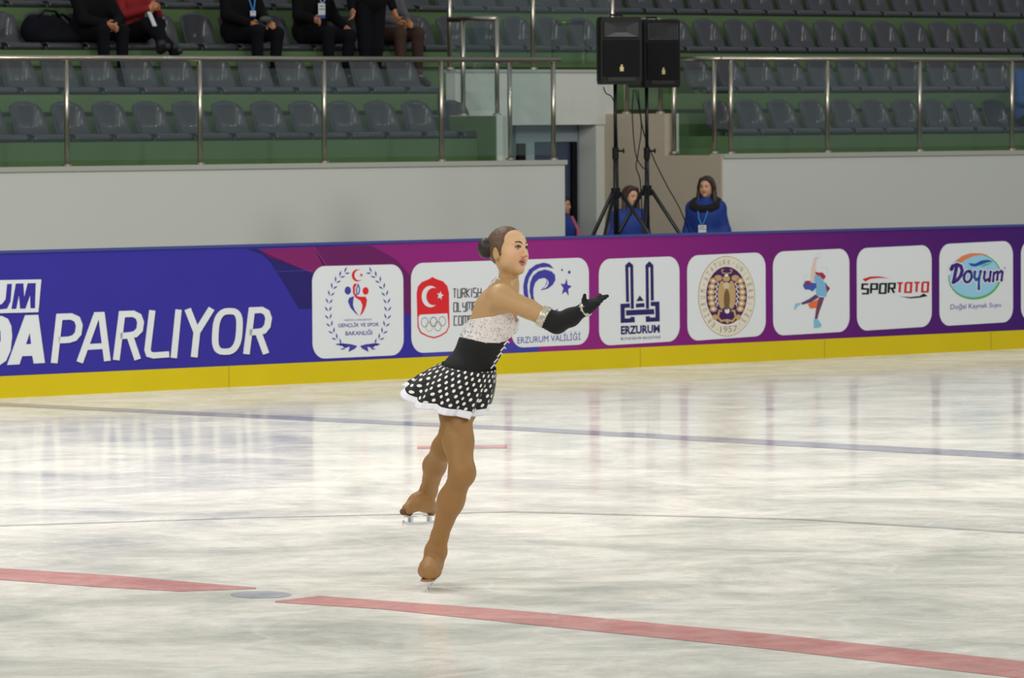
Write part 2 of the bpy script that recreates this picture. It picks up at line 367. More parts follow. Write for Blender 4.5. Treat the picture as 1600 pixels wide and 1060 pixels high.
# passage: parapet over the door, pillar, door
sp0 = so(703, 113, 8.8)[0]; sp1 = so(955, 195, 8.8)[0]
wallbox('wall_parapet', (sp0, sp1, 8.72, 8.86, 1.99, 2.53), WHITE_WALL)
wallbox('trim_4', (sp0 - .01, sp1, 8.70, 8.88, 2.53, 2.56), COPE)
pl0, pl1 = so(925, 200, 8.8)[0], so(948, 200, 8.8)[0]
wallbox('wall_pillar', (pl0, pl1 + .1, 8.74, 9.0, 0, 1.99), WHITE_WALL)
dA, dB = so(803, 200, 9.05)[0], so(921, 200, 9.05)[0]
FRM = mat('grey_blue_door_frame', (158, 172, 182), .5)
dr = thing('door_1', 'grey blue framed door with a dark window under the white parapet', 'door', W((dA + dB) / 2, 9.05, 0), ANG, kind='structure')
b = MB(); q0, q1 = so(832, 222, 9.05), so(897, 222, 9.05)
b.wbox(dA, q0[0], 9.02, 9.08, 0, 1.985); b.wbox(q1[0], dB, 9.02, 9.08, 0, 1.985); b.wbox(q0[0], q1[0], 9.02, 9.08, q0[1], 1.985); b.wbox(q0[0], q1[0], 9.02, 9.08, 0, .3)
b.build('door_frame', FRM, dr)
b = MB(); b.wbox(q0[0], q1[0], 9.04, 9.06, .3, q0[1]); b.build('window_pane', mat('dark_door_glass', (66, 74, 100), .12), dr)
b = MB(); b.wbox(q1[0] - .07, q1[0], 9.0, 9.035, .3, q0[1]); b.build('black_stile', BLACK, dr)
b = MB(); b.wbox(dA + .0, dA + .1, 8.98, 9.02, 0, 1.80); b.build('dark_side_strip', BLACK, dr)
b = MB(); b.tube([W(q1[0] + .06, 8.98, .95), W(q1[0] + .06, 8.98, 1.15)], .012); b.build('door_handle', STEEL, dr)

# ================================================================== RINK BOARDS with the printed banner
HB, ZK = 1.09, .165
board = thing('dasher_board', 'purple and blue advertising boards with yellow kick strip around the ice', 'rink boards', W(5.6, .05, 0), ANG)
b = MB(); b.wbox(-16, 32, .004, .10, ZK - .01, HB - .012); BLUE = mat('banner_blue', (46, 40, 138), .6, noise=.06, nscale=2, spec=.2); b.build('banner', BLUE, board)
b = MB(); b.wbox(-16, 32, -.004, .12, 0, ZK); YEL = mat('kick_strip_yellow', (192, 172, 2), .5, noise=.05, nscale=3, spec=.25); b.build('kick_strip', YEL, board)
b = MB(); b.wbox(-16, 32, -.006, .13, HB - .012, HB + .006); b.build('top_cap', mat('board_cap_blue', (48, 60, 128), .4), board)
for px in (357, 1000, 1288, 1548):
    b = MB(); s_, _ = so(px, 560, 0); b.wbox(s_ - .003, s_ + .003, -.0055, -.0035, .002, ZK - .003)
    b.build('panel_joint', mat('joint_dark_yellow', (150, 132, 6), .6), board)

class Print:
    """flat printed colours on the face of the boards, traced in the coordinates of a zoomed crop (ox, oy, scale)"""
    def __init__(s, ox=0, oy=0, sc=1., base=.0035):
        s.o = (ox, oy, sc); s.v = []; s.f = []; s.m = []; s.mats = []; s.n = 0; s.base = base
    def use(s, m):
        if m not in s.mats: s.mats.append(m)
        return s.mats.index(m)
    def pt(s, p, e):
        a, z = so(s.o[0] + p[0] * s.o[2], s.o[1] + p[1] * s.o[2], 0); return W(a, .004 - e, min(z, HB - .013) if e < .0015 else z)
    def poly(s, pts, m, layer=1):
        mi = s.use(m); e = s.base + layer * .0005; b = len(s.v); s.v += [s.pt(p, e) for p in pts]
        for t in tessellate_polygon([[Vector((p[0], p[1], 0)) for p in pts]]):
            p0, p1, p2 = (pts[i] for i in t); cr = (p1[0] - p0[0]) * (p2[1] - p0[1]) - (p1[1] - p0[1]) * (p2[0] - p0[0])
            if abs(cr) < 1e-9: continue
            t = t if cr < 0 else t[::-1]; s.f.append(tuple(b + i for i in t)); s.m.append(mi)
    def ell(s, cx, cy, rx, ry, m, layer=1, a0=0, a1=360, r2=None, tilt=0, n=40):
        """disc, or arc band when r2 (inner scale) is given; tilt shears y with x"""
        def P(a, k): x = rx * k * math.cos(a); return (cx + x, cy - ry * k * math.sin(a) + tilt * x)
        A = [math.radians(a0 + (a1 - a0) * i / n) for i in range(n + 1)]
        if r2 is None: s.poly([P(a, 1) for a in (A[:-1] if a1 - a0 == 360 else A)], m, layer)
        else:
            for i in range(n): s.poly([P(A[i], 1), P(A[i + 1], 1), P(A[i + 1], r2), P(A[i], r2)], m, layer)
    def stroke(s, pts, w_, m, layer=1, closed=False, wy=None, rnd=False):
        s.n += 1; layer += (s.n % 9) * .09
        P = [np.array(p, float) for p in pts]
        if closed: P.append(P[0])
        n = len(P)
        def nrm(a, b): t = (b - a) / (np.linalg.norm(b - a) + 1e-9); return np.array([-t[1], t[0]])
        L = []
        for i in range(n):
            if closed and i in (0, n - 1): a, c = nrm(P[n - 2], P[0]), nrm(P[0], P[1])
            else: a = nrm(P[i - 1], P[i]) if i else None; c = nrm(P[i], P[i + 1]) if i < n - 1 else None
            if a is None: q = c
            elif c is None: q = a
            else: q = a + c; q /= max(float(q @ q) / 2, .5) if float(q @ q) > 0 else 1
            L.append(q * w_ / 2)
        if wy: L = [np.array([l[0], l[1] * wy]) for l in L]
        for i in range(n - 1): s.poly([tuple(P[i] + L[i]), tuple(P[i + 1] + L[i + 1]), tuple(P[i + 1] - L[i + 1]), tuple(P[i] - L[i])], m, layer)
        if rnd:
            for q in (P[0], P[-1]): s.ell(q[0], q[1], w_ / 2, w_ / 2, m, layer, n=12)
    def text(s, txt, quad, m, layer=2, bold=.0):
        """letters fitted in the quad (top-left, top-right, bottom-right, bottom-left)"""
        cu = bpy.data.curves.new('t', 'FONT'); cu.body = txt; cu.offset = bold; cu.resolution_u = 3; o = bpy.data.objects.new('t', cu); COL.objects.link(o)
        dg = bpy.context.evaluated_depsgraph_get(); me = bpy.data.meshes.new_from_object(o.evaluated_get(dg))
        v = np.array([q.co[:2] for q in me.vertices]); f = [tuple(p.vertices) for p in me.polygons]
        bpy.data.objects.remove(o); bpy.data.curves.remove(cu); bpy.data.meshes.remove(me)
        if not len(v): return
        lo, hi = v.min(0), v.max(0); v = (v - lo) / (hi - lo); tl, tr, br, bl = (np.array(q, float) for q in quad)
        mi = s.use(m); e = s.base + layer * .0005; b = len(s.v)
        for x, y in v: s.v.append(s.pt((bl * (1 - x) + br * x) * (1 - y) + (tl * (1 - x) + tr * x) * y, e))
        s.f += [tuple(b + i for i in q) for q in f]; s.m += [mi] * len(f)
    def build(s, name, parent, label=None):
        return obj(name, s.v, s.f, s.mats, parent, mi=s.m, label=label)

PM = lambda n, c: mat('print_' + n, tuple(int(v * .92) for v in c), .6, spec=.2)
WHT = PM('white', (220, 224, 228)); NAVY = PM('navy', (44, 34, 96)); LOGOB = PM('blue', (66, 62, 160)); LRED = PM('red', (214, 38, 46))
SHADOW = PM('deep_blue', (36, 30, 104))
# coloured fields of the banner
def banner_ramp():
    m = bpy.data.materials.new('banner_magenta_to_violet'); m.use_nodes = True; nt = m.node_tree; b_ = nt.nodes['Principled BSDF']
    g = nt.nodes.new('ShaderNodeNewGeometry'); dt = nt.nodes.new('ShaderNodeVectorMath'); dt.operation = 'DOT_PRODUCT'; dt.inputs[1].default_value = tuple(D)
    mr = nt.nodes.new('ShaderNodeMapRange'); s0 = float(A0 @ D); mr.inputs[1].default_value = s0 + 3; mr.inputs[2].default_value = s0 + 11.5
    r = nt.nodes.new('ShaderNodeValToRGB'); e = r.color_ramp.elements; e[0].color = lin((124, 26, 104)); e[1].position = 1; e[1].color = lin((54, 18, 98))
    for p_, c_ in ((.3, (134, 32, 114)), (.55, (108, 20, 106)), (.75, (78, 18, 100))): x = e.new(p_); x.color = lin(c_)
    nt.links.new(g.outputs['Position'], dt.inputs[0]); nt.links.new(dt.outputs['Value'], mr.inputs[0]); nt.links.new(mr.outputs[0], r.inputs[0]); nt.links.new(r.outputs[0], b_.inputs['Base Color'])
    b_.inputs['Roughness'].default_value = .6; b_.inputs['Specular IOR Level'].default_value = .2; return m
MAG = banner_ramp(); C2 = (380, 370, .1982)
pr = Print(*C2, base=0)
pr.poly([(110, 100), (300, 90), (1413, 48), (2600, 8), (6300, -140), (6300, 760), (4000, 880), (2310, 970), (2000, 930), (1560, 650), (1260, 590), (900, 500), (560, 350), (420, 240), (210, 160)], MAG, 1)
pr.poly([(30, 98), (110, 96), (380, 220), (560, 290), (560, 570), (440, 570), (300, 330), (210, 195), (150, 140)], SHADOW, 2)
DM = PM('dark_magenta', (100, 26, 92)); pr.poly([(560, 80), (1010, 70), (1210, 180), (1330, 320), (1330, 640), (1240, 560), (900, 470), (560, 290), (640, 250)], DM, 2)
pr.poly([(130, 100), (560, 80), (650, 230), (560, 290), (420, 240), (210, 160)], PM('plum', (124, 30, 98)), 2)
pr.poly([(1413, 900), (1413, 760), (1800, 800), (2330, 860), (2330, 925), (1900, 965), (1413, 990)], LOGOB, 2)
pr.stroke([(560, 80), (660, 230)], 3, PM('thin_violet', (150, 70, 160)), 3); pr.stroke([(260, 275), (560, 264)], 3, PM('thin_blue', (84, 76, 176)), 3)
pr.build('banner_print', board, 'magenta and violet printed fields of the banner')

# slogan
C1 = (0, 370, .3); sl = Print(*C1, base=.001); sh = Print(*C1, base=.0006)
def slog(pts, w_=37, closed=False):
    sl.stroke(pts, w_, WHT, 2, closed, wy=.95); sh.stroke([(x + 5, y + 6) for x, y in pts], w_, SHADOW, 1, closed, wy=.95)
slog([(283, 659), (310, 418), (372, 416), (402, 430), (414, 462), (408, 505), (388, 528), (360, 537), (305, 540)], 35)
slog([(416, 655), (503, 412)], 35); slog([(528, 396), (560, 648)], 35); sl.stroke([(490, 409), (545, 407)], 30, WHT, 2); sl.stroke([(455, 575), (545, 570)], 30, WHT, 2)
slog([(606, 643), (636, 404), (695, 402), (722, 416), (733, 445), (728, 485), (706, 508), (680, 514), (628, 518)], 35); slog([(676, 514), (718, 640)], 35)
slog([(794, 384), (769, 590), (776, 612), (800, 619), (882, 613)], 33)
slog([(931, 380), (906, 632)], 33)
slog([(978, 377), (1026, 498)], 35); slog([(1103, 374), (1026, 498), (1012, 628)], 35)
slog([(1185 + 62 * math.copysign(abs(math.cos(a)) ** .7, math.cos(a)) + 12 * math.sin(a), 494 - 106 * math.copysign(abs(math.sin(a)) ** .7, math.sin(a))) for a in np.linspace(0, 2 * math.pi, 29)[:-1]], 34, True)
slog([(1284, 612), (1312, 384), (1365, 382), (1390, 396), (1400, 425), (1393, 466), (1374, 490), (1345, 496), (1300, 499)], 34); slog([(1345, 496), (1387, 610)], 34)
C0 = (0, 420, 100 / 624)
s2 = Print(*C0, base=.001)
def rp(pts, m=WHT, layer=2): s2.poly(pts, m, layer)
rp([(-420, 120), (405, 105), (376, 425), (-420, 445)])
rp([(70, 150), (118, 148), (105, 320), (70, 390), (-40, 404), (-75, 370), (-70, 152), (-25, 150), (-30, 335), (0, 350), (20, 345), (55, 300)], BLUE, 3)
rp([(112, 394), (155, 146), (230, 143), (238, 275), (270, 143), (350, 140), (343, 386), (298, 388), (294, 265), (250, 390), (197, 392), (186, 262), (160, 392)], BLUE, 3)
rp([(-300, 470), (20, 462), (80, 490), (112, 560), (120, 660), (105, 800), (60, 900), (0, 940), (-300, 945)])
rp([(-20, 600), (6, 605), (8, 700), (-20, 760)], BLUE, 3)
s2.poly([(70, 940), (245, 455), (375, 450), (440, 920), (330, 926), (316, 850), (218, 854), (192, 934)], WHT, 2)
s2.poly([(292, 625), (305, 735), (255, 738)], BLUE, 3)
sh.o = C0; sh.poly([(80, 948), (255, 460), (385, 455), (449, 928), (338, 934), (322, 856), (224, 860), (200, 943)], SHADOW, 1); sh.poly([(-420, 130), (412, 112), (384, 434), (-420, 455)], SHADOW, 1)
sh.build('slogan_shadow', board, 'dark drop shadow printed behind the slogan'); so1 = sl.build('slogan', board, 'white slogan PARLIYOR'); s2.build('slogan_block', board, 'white block letters UM and DA at the left edge')

# rounded white sponsor panels
def panel(px0, px1, tl, tr, bl_, br_, label):
    """left/right px, then seen top and bottom edge points"""
    yt = lambda x: tl[1] + (tr[1] - tl[1]) * (x - tl[0]) / (tr[0] - tl[0]); yb = lambda x: bl_[1] + (br_[1] - bl_[1]) * (x - bl_[0]) / (br_[0] - bl_[0])
    xm = (px0 + px1) / 2; s0, _ = so(px0, 480, 0); s1, _ = so(px1, 480, 0); v = []; r = .125
    zc = lambda x, f: so(x, f(x), 0)[1]
    zt0, zt1, zb0, zb1 = zc(px0, yt), zc(px1, yt), zc(px0, yb), zc(px1, yb)
    for cx, cz, a0 in ((s1 - r, 1, 0), (s0 + r, 1, 90), (s0 + r, 0, 180), (s1 - r, 0, 270)):
        for i in range(9):
            a = math.radians(a0 + i * 90 / 8); s_ = cx + r * math.cos(a); t = (s_ - s0) / (s1 - s0)
            z = (zt0 + (zt1 - zt0) * t - r if cz else zb0 + (zb1 - zb0) * t + r) + r * math.sin(a); v.append(W(s_, .004 - .003, z))
    return obj('sponsor_panel', v, [tuple(range(len(v)))], WHT, board, label=label)
# 1 ministry
p1 = panel(488, 630.5, (506, 416), (610, 413.5), (508, 560.5), (618, 555.5), 'white panel with a blue wreath emblem')
e = Print(*C2)
WC = (905, 600)
for sd in (-1, 1):
    for i in range(13):
        a = math.radians(-66 + i * 10.7); cx, cy = WC[0] + sd * 250 * math.cos(a) * .93, WC[1] - 20 - 330 * math.sin(a)
        tx, ty = -sd * math.sin(a) * 240, -330 * math.cos(a); l = math.hypot(tx, ty); tx /= l; ty /= l; nx, ny = sd * math.cos(a), -math.sin(a)
        for off, sp in ((22, .55), (-20, -.55)):
            bx, by = cx + nx * off * .2, cy + ny * off * .2; ex, ey = bx + tx * 42 + nx * off * 1.1, by + ty * 42 + ny * off * 1.1; mx_, my_ = (bx + ex) / 2, (by + ey) / 2
            e.poly([(bx, by), (mx_ - ty * 8, my_ + tx * 8), (ex, ey), (mx_ + ty * 8, my_ - tx * 8)], LOGOB)
    f = lambda x: WC[0] + 5 + sd * x
    e.poly([(f(10), 862), (f(60), 848), (f(150), 862), (f(155), 840), (f(110), 880), (f(70), 868), (f(80), 910), (f(30), 885)], LOGOB)
e.ell(900, 306, 44, 48, LRED); e.ell(912, 304, 35, 40, WHT, 2); e.poly([(925, 285), (932, 295), (946, 297), (936, 305), (938, 318), (928, 310), (916, 312), (924, 302)], LRED, 3)
e.ell(825, 425, 25, 32, LOGOB); e.ell(965, 428, 24, 30, LRED)
e.poly([(825, 510), (838, 480), (875, 470), (868, 500), (866, 540), (880, 580), (912, 625), (880, 600), (845, 560)], LOGOB)
e.poly([(875, 370), (900, 372), (882, 400), (880, 445), (905, 472), (965, 474), (977, 500), (968, 550), (945, 600), (918, 630), (935, 580), (940, 540), (925, 505), (885, 480), (865, 445), (864, 395)], LRED)
e.stroke([(905, 372), (918, 410), (912, 450), (896, 455), (893, 415), (903, 385)], 9, LOGOB)
e.text('TÜRKİYE CUMHURİYETİ', [(792, 648), (1012, 642), (1012, 660), (792, 666)], LOGOB)
e.text('GENÇLİK VE SPOR', [(748, 676), (1070, 668), (1070, 712), (748, 722)], LOGOB, bold=.012)
e.text('BAKANLIĞI', [(806, 735), (1018, 728), (1018, 774), (806, 780)], LOGOB, bold=.012)
e.build('emblem', p1)
# 2 olympic committee
p2 = panel(642.5, 788, (660, 411), (755, 408), (662, 551.5), (760, 547), 'white panel with a red crescent shield')
e = Print(470, 390, .2)
shp = [(1028, 215), (1060, 232), (1110, 248), (1145, 285), (1158, 340), (1162, 600), (1140, 650), (1090, 680), (1042, 696), (990, 682), (935, 655), (912, 610), (905, 340), (915, 290), (945, 255), (995, 235)]
e.poly(shp, LRED, 1); cxs, cys = 1034, 455
e.poly([(930, 510), (1145, 500), (1153, 600), (1132, 642), (1085, 670), (1042, 684), (992, 672), (942, 645), (922, 606), (918, 530)], WHT, 2)
e.ell(1012, 368, 68, 84, WHT, 2); e.ell(1036, 368, 56, 68, LRED, 3)
st = lambda cx, cy, rx, ry, ph=0: [(cx + rx * (1 if i % 2 == 0 else .42) * math.sin(math.radians(i * 36 + ph)), cy - ry * (1 if i % 2 == 0 else .42) * math.cos(math.radians(i * 36 + ph))) for i in range(10)]
e.poly(st(1088, 360, 28, 36, 12), WHT, 4)
for x, y, c in ((968, 570, (90, 130, 170)), (1036, 566, (50, 60, 60)), (1104, 562, (180, 110, 110)), (1002, 604, (190, 170, 120)), (1070, 600, (90, 150, 110))):
    e.ell(x, y, 29, 39, PM('ring%d' % x, c), 4, r2=.86)
GRT = PM('charcoal', (72, 68, 76))
GL = {'T': [[(0, 0), (1, 0)], [(.5, 0), (.5, 1)]], 'U': [[(0, 0), (0, 1), (1, 1), (1, 0)]], 'R': [[(0, 1), (0, 0), (1, 0), (1, .5), (0, .5)], [(.5, .5), (1, 1)]], 'K': [[(0, 0), (0, 1)], [(1, 0), (0, .5), (1, 1)]],
      'I': [[(.5, 0), (.5, 1)]], 'S': [[(1, 0), (0, 0), (0, .48), (1, .52), (1, 1), (0, 1)]], 'H': [[(0, 0), (0, 1)], [(1, 0), (1, 1)], [(0, .5), (1, .5)]], 'O': [[(0, 0), (1, 0), (1, 1), (0, 1), (0, 0)]],
      'L': [[(0, 0), (0, 1), (1, 1)]], 'Y': [[(0, 0), (0, .5), (1, .5)], [(1, 0), (1, 1), (.1, 1)]], 'M': [[(0, 1), (0, 0), (1, 0), (1, 1)], [(.5, 0), (.5, .8)]], 'P': [[(0, 1), (0, 0), (1, 0), (1, .55), (0, .55)]],
      'C': [[(1, 0), (0, 0), (0, 1), (1, 1)]], 'E': [[(1, 0), (0, 0), (0, 1), (1, 1)], [(0, .5), (.8, .5)]], ' ': []}
def squares(pr_, txt, x0, y0, lw, gap, h, w_, m, slope=-.03, wide='M'):
    x = x0
    for ch in txt:
        cw = lw * (1.5 if ch in wide else .35 if ch == 'I' else 1)
        for stq in GL[ch]: pr_.stroke([(x + p[0] * cw, y0 + slope * (x - x0) + p[1] * h) for p in stq], w_, m, 2)
        x += cw + gap
squares(e, 'TURKISH', 1190, 308, 24, 11, 70, 8, GRT); squares(e, 'OLYMPIC', 1195, 416, 24, 11, 70, 8, GRT); squares(e, 'COMMITTEE', 1198, 522, 24, 11, 70, 8, GRT)
e.build('emblem', p2)
# 3 governorship
p3 = panel(799, 920.5, (830, 405.5), (902, 403), (800, 544), (905, 539), 'white panel with a blue swirl and star')
e = Print(780, 380, .1875)
def swirl(pts_o, pts_i, m): e.poly(pts_o + pts_i[::-1], m, 1)
e.poly([(205, 430), (200, 360), (215, 285), (250, 220), (305, 180), (370, 163), (420, 175), (455, 212), (400, 200), (340, 205), (285, 235), (250, 290), (235, 350), (240, 420), (250, 480), (225, 460)], LOGOB)
e.poly([(252, 400), (258, 330), (280, 275), (325, 235), (380, 220), (435, 235), (465, 265), (468, 310), (445, 350), (405, 380), (345, 395), (385, 355), (400, 305), (375, 290), (330, 300), (300, 330), (285, 380), (285, 440), (300, 500), (270, 490)], LOGOB, 2)
e.poly([(430, 580), (495, 545), (470, 590)], LOGOB)
e.poly([(362, 385), (395, 345), (405, 305), (412, 335), (398, 365)], WHT, 3)
e.poly(st(556, 372, 50, 78, 8), LOGOB); e.ell(524, 224, 7, 10, LOGOB); e.ell(584, 243, 11, 14, LOGOB)
e.text('T.C.', [(368, 688), (460, 683), (460, 722), (368, 727)], LOGOB)
e.text('ERZURUM VALİLİĞİ', [(152, 768), (678, 735), (678, 808), (152, 838)], LOGOB)
e.build('emblem', p3)
# 4 municipality
p4 = panel(936, 1062, (954, 404.5), (1046, 401), (958, 539.5), (1048, 534), 'white panel with a navy twin tower emblem')
e = Print(780, 380, .1875)
for x0, dx in ((1050, 0), (1218, -4)):
    yb1, yb2 = (492, 548) if x0 == 1050 else (548, 480)
    e.poly([(x0, 185), (x0 + 33, 155 + dx), (x0 + 67, 183), (x0 + 67, 200), (x0, 203)], NAVY); e.stroke([(x0 + 14, 195), (x0 + (20 if x0 == 1050 else 18), yb1)], 26, NAVY); e.stroke([(x0 + 54, 193), (x0 + (60 if x0 == 1050 else 58), yb2)], 26, NAVY)
e.poly([(1140, 486), (1172, 436), (1206, 482)], NAVY); e.poly([(1138, 505), (1210, 500), (1212, 534), (1139, 539)], NAVY)
e.stroke([(1090, 520), (1028, 524), (1030, 648), (1112, 644), (1110, 615)], 36, NAVY); e.stroke([(1262, 508), (1318, 506), (1320, 636), (1240, 640), (1238, 610)], 36, NAVY)
e.poly([(1055, 560), (1290, 550), (1293, 594), (1057, 604)], NAVY, 2)
e.text('ERZURUM', [(1014, 692), (1338, 680), (1338, 748), (1014, 764)], NAVY, bold=.04)
e.text('BÜYÜKŞEHİR BELEDİYESİ', [(1014, 782), (1344, 768), (1344, 800), (1014, 814)], NAVY)
e.build('emblem', p4)
# 5 university
p5 = panel(1074, 1196.5, (1090, 399), (1179, 395), (1095, 532), (1181, 526), 'white panel with an oval peacock seal')
e = Print(1075, 385, 125 / 855); GOLD = PM('gold', (178, 160, 120)); CREAM = PM('cream', (222, 216, 200)); PLUM = PM('seal_plum', (70, 30, 90)); TAN = PM('tan', (190, 158, 110)); OL = PM('olive', (112, 92, 56))
cx, cy = 413, 535
e.ell(cx, cy, 305, 430, GOLD, 1, n=64); e.ell(cx, cy, 298, 422, CREAM, 2, n=64); e.ell(cx - 2, cy - 8, 218, 308, PLUM, 3, n=64)
for i in range(6):
    for sd in (-1, 1):
        x = cx + sd * (165 + 32 * math.sin(math.pi * (i + .5) / 6) - 30); y = 370 + i * 60
        e.ell(x, y, 40, 32, TAN, 4, n=14); e.ell(x, y, 18, 16, PM('pearl', (232, 214, 200)), 5, n=10)
for sd in (-1, 1):
    e.ell(cx + sd * 50, 520, 46, 150, TAN, 4); e.ell(cx + sd * 92, 340, 44, 34, TAN, 4, n=8); e.stroke([(cx + sd * 92 - sd * (10 if i % 2 else -12) + sd * 22 * math.sin(math.pi * i / 11), 380 + i * 26) for i in range(11)], 9, WHT, 5)
    e.stroke([(cx + sd * 10, 790), (cx + sd * 60, 800), (cx + sd * 95, 760), (cx + sd * 80, 690), (cx + sd * 50, 690)], 20, TAN, 5); e.ell(cx + sd * 125, 760, 30, 32, TAN, 4, n=8)
    e.stroke([(cx, 290), (cx + sd * 45, 285), (cx + sd * 55, 255), (cx + sd * 30, 250)], 10, TAN, 5)
e.ell(cx - 5, 345, 42, 34, TAN, 5, n=8); e.ell(cx - 4, 420, 36, 40, PM('pale', (206, 190, 160)), 5, n=6); e.ell(cx, 570, 32, 110, OL, 6); e.ell(cx + 4, 690, 27, 30, WHT, 5, n=10); e.ell(cx - 4, 310, 20, 14, WHT, 6, n=10); e.ell(cx + 6, 800, 20, 24, TAN, 6, n=8)
txt = 'ERZURUM·ATATÜRK·ÜNİVERSİTESİ'; n_ = len(txt)
GG = PM('grey_letter', (140, 134, 122))
for i, ch in enumerate(txt):
    a = math.radians(236 - i * (236 + 56) / (n_ - 1)); px_, py_ = cx + 258 * math.cos(a), cy - 366 * math.sin(a)
    tx, ty = math.sin(a) * .8, math.cos(a); l = math.hypot(tx, ty); tx /= l; ty /= l; ux, uy = math.cos(a), -math.sin(a) * 1.0; l = math.hypot(ux, uy); ux /= l; uy /= l
    hw, hh = (6, 6) if ch == '·' else (14 if ch != 'İ' else 4, 27)
    c_ = lambda a_, b_: (px_ + tx * hw * a_ + ux * hh * b_, py_ + ty * hw * a_ + uy * hh * b_)
    e.text(ch, [c_(-1, 1), c_(1, 1), c_(1, -1), c_(-1, -1)], GG, 4)
e.text('·1957·', [(305, 860), (545, 845), (545, 915), (305, 925)], GG, 4)
e.build('emblem', p5)
# 6 skater picture (generic)
p6 = panel(1208, 1327.5, (1223, 393), (1312, 389), (1228, 524), (1314, 519), 'white panel with a small painted skater picture')
e = Print(1210, 385, 120 / 877); q = lambda n, c, pts, l=2: e.poly(pts, PM(n, c), l)
q('sk_skin', (222, 196, 186), [(455, 130), (495, 118), (500, 135), (478, 165), (470, 300), (455, 410), (420, 415), (412, 330), (430, 240)])
q('sk_hair', (178, 36, 66), [(465, 290), (500, 300), (550, 300), (588, 345), (560, 385), (530, 350), (470, 320)], 3)
q('sk_blue', (122, 178, 214), [(455, 330), (520, 330), (560, 400), (600, 430), (605, 510), (590, 580), (480, 560), (470, 500), (490, 440), (455, 400)], 3)
q('sk_deep', (60, 90, 176), [(350, 400), (420, 415), (480, 425), (480, 470), (435, 518), (400, 495), (350, 495), (325, 450)], 3)
q('sk_red', (150, 50, 80), [(352, 395), (410, 395), (412, 430), (385, 455), (350, 430)], 4)
q('sk_maroon', (140, 36, 70), [(580, 425), (635, 480), (600, 530), (590, 480)], 4)
q('sk_leg', (92, 66, 104), [(470, 550), (510, 580), (420, 640), (320, 668), (300, 650), (400, 600)], 3)
q('sk_leg2', (110, 66, 96), [(510, 580), (570, 585), (545, 660), (515, 740), (490, 830), (460, 830), (475, 720)], 3)
q('sk_orange', (226, 110, 60), [(380, 660), (500, 605), (512, 650), (485, 705), (410, 712)], 2)
q('sk_boot', (140, 192, 212), [(240, 655), (298, 645), (295, 670), (265, 690), (240, 725), (222, 718)], 3)
q('sk_boot2', (120, 186, 210), [(450, 835), (490, 830), (540, 895), (530, 922), (480, 935), (448, 930)], 3)
e.stroke([(480, 90), (520, 80), (530, 110), (500, 150)], 4, PM('sk_line', (190, 196, 200))); e.stroke([(540, 255), (580, 235), (605, 260), (595, 310)], 4, PM('sk_line', (190, 196, 200)))
e.stroke([(340, 370), (330, 400), (345, 340), (380, 320)], 4, PM('sk_line', (190, 196, 200)))
e.build('emblem', p6)
# 7 SPORTOTO
p7 = panel(1339, 1456, (1356, 387.5), (1441, 383.5), (1358, 516.5), (1444.5, 511), 'white panel lettered SPORTOTO')
e = Print(1320, 350, .1887); BK = PM('black', (24, 24, 26)); R2 = PM('sport_red', (202, 40, 44))
def sport(txt, x, y, m, lw=38, gap=27, h=78):
    for ch in txt:
        for stq in GL[ch]: e.stroke([(x + p[0] * lw + (1 - p[1]) * 5, y + p[1] * h) for p in stq], 19, m, 2, wy=.75)
        x += lw + gap; y -= 1.9
sport('SPOR', 142, 500, BK, 48, 25); sport('TOTO', 430, 490, R2, 46, 24)
e.poly([(145, 458), (215, 436), (290, 435), (370, 452), (290, 448), (215, 455), (170, 478)], R2); e.poly([(450, 600), (540, 606), (620, 598), (655, 576), (686, 598), (620, 612), (540, 618)], BK)
e.build('emblem', p7)
# 8 Doyum
p8 = panel(1468, 1583, (1484, 381), (1567, 377), (1486, 509), (1569, 504), 'white panel with an oval water emblem')
e = Print(1460, 370, 140 / 989); SKY = PM('pale_blue', (150, 202, 230)); GRN = PM('green', (86, 176, 88)); ORG = PM('orange', (220, 130, 80)); DOY = PM('doyum_violet', (60, 36, 128)); DB = PM('doyum_blue', (24, 84, 160))
e.ell(445, 440, 292, 255, GRN, 1, tilt=-.03, n=64); e.ell(440, 432, 280, 238, SKY, 2, tilt=-.03, n=64)
e.poly([(225, 285), (300, 215), (400, 182), (520, 185), (600, 208), (520, 202), (430, 215), (350, 250), (290, 290)], ORG, 3)
e.ell(445, 440, 310, 275, WHT, 3, a0=150, a1=176, r2=.86); e.ell(445, 440, 310, 275, WHT, 3, a0=-14, a1=18, r2=.86)
e.poly([(372, 292), (450, 298), (520, 262), (590, 255), (650, 275), (580, 285), (520, 310), (450, 332), (405, 325)], DB, 3); e.poly([(505, 335), (560, 300), (640, 285), (590, 310), (540, 330)], GRN, 3)
def dy(pts, w_=38, m=DOY): e.stroke(pts, w_ + 22, WHT, 4, rnd=True); e.stroke(pts, w_, m, 5, rnd=True)
dy([(245, 320), (210, 500)], 40); dy([(185, 362), (200, 325), (250, 308), (290, 325), (305, 375), (290, 430), (250, 480), (205, 505)], 40)
dy([(345 + 42 * math.cos(a) + 8 * math.sin(a) + 22, 442 - 62 * math.sin(a)) for a in np.linspace(1.2, 1.2 + 6.3, 16)], 30)
dy([(445, 385), (440, 450), (458, 478), (490, 460)], 30, DB); dy([(510, 378), (490, 470), (488, 580)], 30, DB)
dy([(555, 385), (545, 460), (560, 490), (592, 470)], 28); dy([(620, 385), (605, 495)], 28)
dy([(655, 395), (645, 495)], 26); dy([(655, 410), (690, 385), (700, 400), (690, 480)], 26); dy([(700, 405), (735, 378), (750, 390), (738, 485)], 26)
e.text('Doğal Kaynak Suyu', [(180, 742), (738, 722), (732, 790), (172, 822)], LOGOB, 2)
e.ell(776, 345, 7, 10, LOGOB, 2, n=10)
e.build('emblem', p8)
